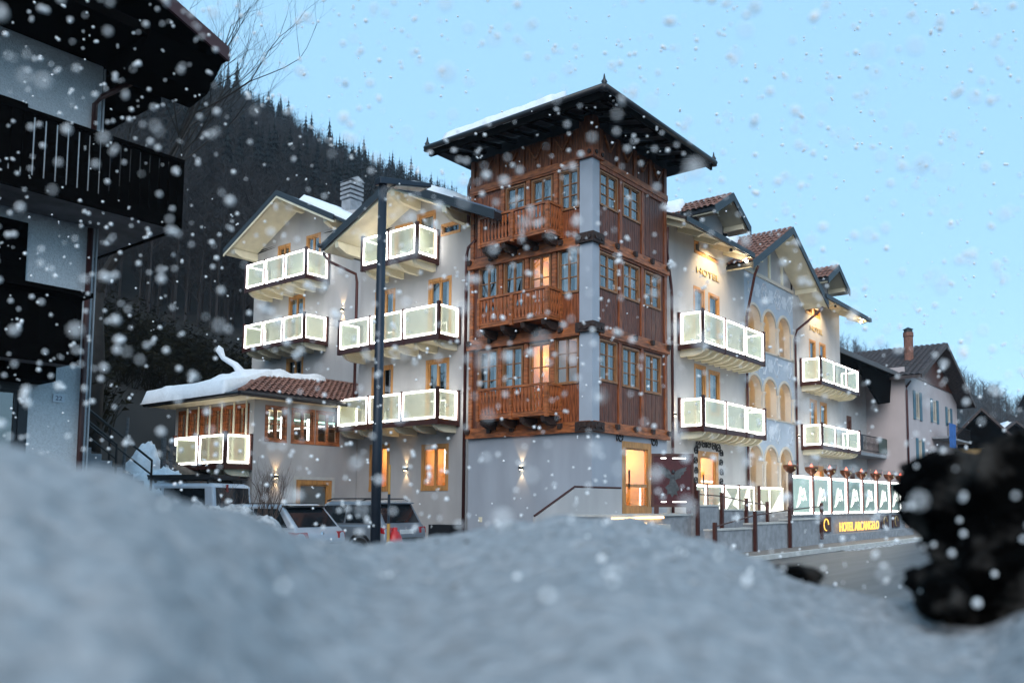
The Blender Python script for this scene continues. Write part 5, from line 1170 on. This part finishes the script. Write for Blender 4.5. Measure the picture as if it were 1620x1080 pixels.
def scatter(name, meshes, n, azr, rr, m, label, smin, smax, seed, flt=None):
    rg = random.Random(seed); mb = MB(); c = 0
    while c < n:
        az = rg.uniform(*azr); r = rg.uniform(*rr); x, y = pos(az, r)
        t = smooth(-14, 12, az); r1_ = 250 + 170 * t
        if r > r1_ * 1.0: r = r1_ * rg.uniform(.9, 1); x, y = pos(az, r)
        c += 1
        if flt and not flt(x, y, r): continue
        src = meshes[c % len(meshes)]; s = rg.uniform(smin, smax); ca, sa = math.cos(c), math.sin(c); z = hill(x, y); n0 = len(mb.v)
        mb.v += [(x + s * (vx * ca - vy * sa), y + s * (vx * sa + vy * ca), z + s * vz) for vx, vy, vz in src.v]; mb.f += [tuple(i + n0 for i in f_) for f_ in src.f]
    me = bpy.data.meshes.new(name); me.from_pydata(mb.v, [], mb.f); me.materials.append(m); o = link(name, me); return tag(o, label, 'forest', kind='stuff')
clump = lambda x, y, r: noise.noise(Vector((x, y, 0)) * .022) > .02
scatter('bare_forest', decs, 3800, (-38, -4), (75, 250), DEC, 'brown leafless wood covering the hillside', .6, 1.15, 1)
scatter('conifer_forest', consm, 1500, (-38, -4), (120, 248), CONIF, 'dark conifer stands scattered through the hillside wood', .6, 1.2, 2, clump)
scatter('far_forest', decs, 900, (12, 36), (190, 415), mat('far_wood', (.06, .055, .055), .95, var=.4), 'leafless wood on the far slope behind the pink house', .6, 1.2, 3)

# ------------------------------------------------------------------ snow bank in front of the camera, dark lump, clod
FWD = Vector((math.cos(YAW), math.sin(YAW), 0)); RGT = Vector((math.sin(YAW), -math.cos(YAW), 0))
CREST = [(-1.6, .17), (-1.15, .117), (-.97, .063), (-.75, -.008), (-.55, -.066), (-.43, -.078), (-.31, -.06), (-.19, -.036), (-.07, -.024), (.05, -.03), (.17, -.06), (.29, -.102), (.41, -.15), (.53, -.186), (.63, -.218), (.72, -.224), (.8, -.19), (.95, -.12), (1.6, -.02)]
def crest(s):
    for (a, e), (b, f_) in zip(CREST, CREST[1:]):
        if s <= b: t = max(0, (s - a) / (b - a)); t = t * t * (3 - 2 * t) * .6 + t * .4; return e + (f_ - e) * t
    return CREST[-1][1]
rows = []
def crest_dist(u): return 1.35 + 1.75 * smooth(-.55, -.1, u) - .95 * smooth(.12, .5, u)
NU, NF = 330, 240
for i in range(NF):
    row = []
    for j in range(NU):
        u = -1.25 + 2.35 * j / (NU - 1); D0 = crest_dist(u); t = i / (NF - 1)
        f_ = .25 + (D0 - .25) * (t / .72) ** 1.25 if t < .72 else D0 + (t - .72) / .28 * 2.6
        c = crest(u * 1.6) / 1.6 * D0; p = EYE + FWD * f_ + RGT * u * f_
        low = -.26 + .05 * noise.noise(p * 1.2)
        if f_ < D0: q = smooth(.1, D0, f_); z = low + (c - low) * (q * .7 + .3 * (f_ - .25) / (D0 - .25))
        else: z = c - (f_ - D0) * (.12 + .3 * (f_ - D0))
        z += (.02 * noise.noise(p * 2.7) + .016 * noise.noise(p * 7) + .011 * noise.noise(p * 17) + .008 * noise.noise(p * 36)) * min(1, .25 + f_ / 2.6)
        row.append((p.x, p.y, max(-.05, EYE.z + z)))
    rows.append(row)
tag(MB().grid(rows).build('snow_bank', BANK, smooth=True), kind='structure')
crumb = MB(); rg = random.Random(5); dirt_c = MB()
ico = bmesh.new(); bmesh.ops.create_icosphere(ico, subdivisions=1, radius=1); iv = [v.co.copy() for v in ico.verts]; ifc = [[v.index for v in f_.verts] for f_ in ico.faces]; ico.free()
for i in range(1500):
    a, b = rg.randint(int(NF * .3), int(NF * .8)), rg.randint(5, NU - 6); c = Vector(rows[a][b]); r = .002 + .008 * rg.random() ** 4
    if (c - EYE).length < 1.7: continue
    dst = dirt_c if rg.random() < .16 else crumb; n0 = len(dst.v)
    dst.v += [tuple(c + Vector((v.x * r * rg.uniform(.6, 1.3), v.y * r * rg.uniform(.6, 1.3), v.z * r * rg.uniform(.5, 1.1) + r * .2))) for v in iv]; dst.f += [tuple(k + n0 for k in f_) for f_ in ifc]
tag(crumb.build('snow_crumbs', mat('crumb_snow', (.34, .348, .36), .8, var=.1)), 'loose crumbs of snow strewn over the snow bank', 'snow', kind='stuff')  # crumb colour follows the bank's shade-darkened snow
tag(dirt_c.build('grit', mat('road_grit', (.06, .05, .045), .9, var=.4, scale=30)), 'dark grit scattered on the snow bank', 'grit', kind='stuff')
# dark lump of dirt-crusted ice
def lump(name, c, r, m, label, cat, seed, sub=5, rough=.35):
    bm = bmesh.new(); bmesh.ops.create_icosphere(bm, subdivisions=sub, radius=1)
    for v in bm.verts:
        q = v.co.copy(); n_ = noise.noise(q * 1.4 + Vector((seed, 0, 0))) + .6 * noise.noise(q * 3.2 + Vector((0, seed, 0))) + .45 * abs(noise.noise(q * 6)) + .4 * abs(noise.noise(q * 12)) + .25 * noise.noise(q * 24)
        k_ = max(abs(q.x), abs(q.y), abs(q.z)); q = q / k_ ** .45 * (1 + rough * n_)
        v.co = Vector(c) + RGT * q.x * r[0] + FWD * q.y * r[1] + Vector((0, 0, q.z * r[2]))
    me = bpy.data.meshes.new(name); bm.to_mesh(me); bm.free(); me.materials.append(m)
    for p in me.polygons: p.use_smooth = True
    return tag(link(name, me), label, cat)
DIRT = mat('dirty_ice', (.0012, .0012, .0012), .95, var=.5, scale=6, col2=(.085, .078, .072), pos=(.5, .82), spec=.05, bump=.6, detail=10)
def at(s, f_, z): return EYE + FWD * f_ + RGT * s + Vector((0, 0, z))
lump('dirt_lump', at(1.24, 2.4, -.1), (.32, .24, .28), DIRT, 'big black lump of dirt-crusted ice at the edge of the snow bank', 'ice', 3, 6, .3)
lump('dirt_lump', at(.92, 2.3, -.235), (.085, .1, .065), DIRT, 'low dark lump of dirt at the foot of the big black ice lump', 'ice', 21, 5, .3)
lump('dirt_clod', at(.62, 2.9, -.24), (.085, .08, .03), DIRT, 'small dark clod on the crest of the snow bank', 'earth', 8, 4)
lump('dirt_clod', at(.85, 2.15, -.23), (.05, .07, .05), DIRT, 'dark clod leaning at the foot of the black ice lump', 'earth', 11, 4)

# ------------------------------------------------------------------ falling snow
fl = MB(); rg = random.Random(77)
ico = bmesh.new(); bmesh.ops.create_icosphere(ico, subdivisions=1, radius=1); iv = [v.co.copy() for v in ico.verts]; ifc = [[v.index for v in f_.verts] for f_ in ico.faces]; ico.free()
N = 0
while N < 4600:
    q = rg.random()
    if q < .05: d, r = rg.uniform(.9, 1.7), rg.uniform(.005, .0085)
    elif q < .42: d, r = rg.uniform(1.7, 3.5), rg.uniform(.004, .011)
    elif q < .85: d, r = rg.uniform(3.5, 7), rg.uniform(.005, .014)
    else: d, r = rg.uniform(7, 13), rg.uniform(.007, .018)
    p = at(rg.uniform(-1.0, .72) * d, d, rg.uniform(-.12, .82) * d)
    if p.z < .2: continue
    N += 1
    for b_ in range(rg.choice((1, 1, 1, 2))):
        o_ = Vector((rg.gauss(0, 1), rg.gauss(0, 1), rg.gauss(0, 1))) * r * .7; sc_ = rg.uniform(.6, 1)
        n0 = len(fl.v); fl.v += [tuple(p + o_ + v * r * sc_) for v in iv]; fl.f += [tuple(i + n0 for i in f_) for f_ in ifc]
fm = bpy.data.materials.new('snowflake'); fm.use_nodes = True; nt = fm.node_tree; nt.nodes.clear()
d1 = nt.nodes.new('ShaderNodeBsdfDiffuse'); d2 = nt.nodes.new('ShaderNodeBsdfTranslucent'); mx = nt.nodes.new('ShaderNodeMixShader'); oo = nt.nodes.new('ShaderNodeOutputMaterial')
d1.inputs[0].default_value = d2.inputs[0].default_value = (.97, .97, .98, 1); mx.inputs[0].default_value = .12
nt.links.new(d1.outputs[0], mx.inputs[1]); nt.links.new(d2.outputs[0], mx.inputs[2]); nt.links.new(mx.outputs[0], oo.inputs[0])
me = bpy.data.meshes.new('falling_snow'); me.from_pydata(fl.v, [], fl.f); me.materials.append(fm); me.polygons.foreach_set('use_smooth', [True] * len(me.polygons))
tag(link('falling_snow', me), 'snowflakes drifting through the air before the hotel', 'snowfall', kind='stuff')

# ------------------------------------------------------------------ thin winter haze filling the valley
hz_ = MB().box(-120, 620, -260, 560, -1.2, 178); ho = hz_.build('haze', None); ho['kind'] = 'stuff'
hm = bpy.data.materials.new('haze_air'); hm.use_nodes = True; nt = hm.node_tree; nt.nodes.clear()
pv = nt.nodes.new('ShaderNodeVolumePrincipled'); oo = nt.nodes.new('ShaderNodeOutputMaterial')
pv.inputs['Color'].default_value = (.75, .86, 1, 1); pv.inputs['Density'].default_value = .00026; pv.inputs['Anisotropy'].default_value = .1
nt.links.new(pv.outputs[0], oo.inputs['Volume']); ho.data.materials.append(hm)
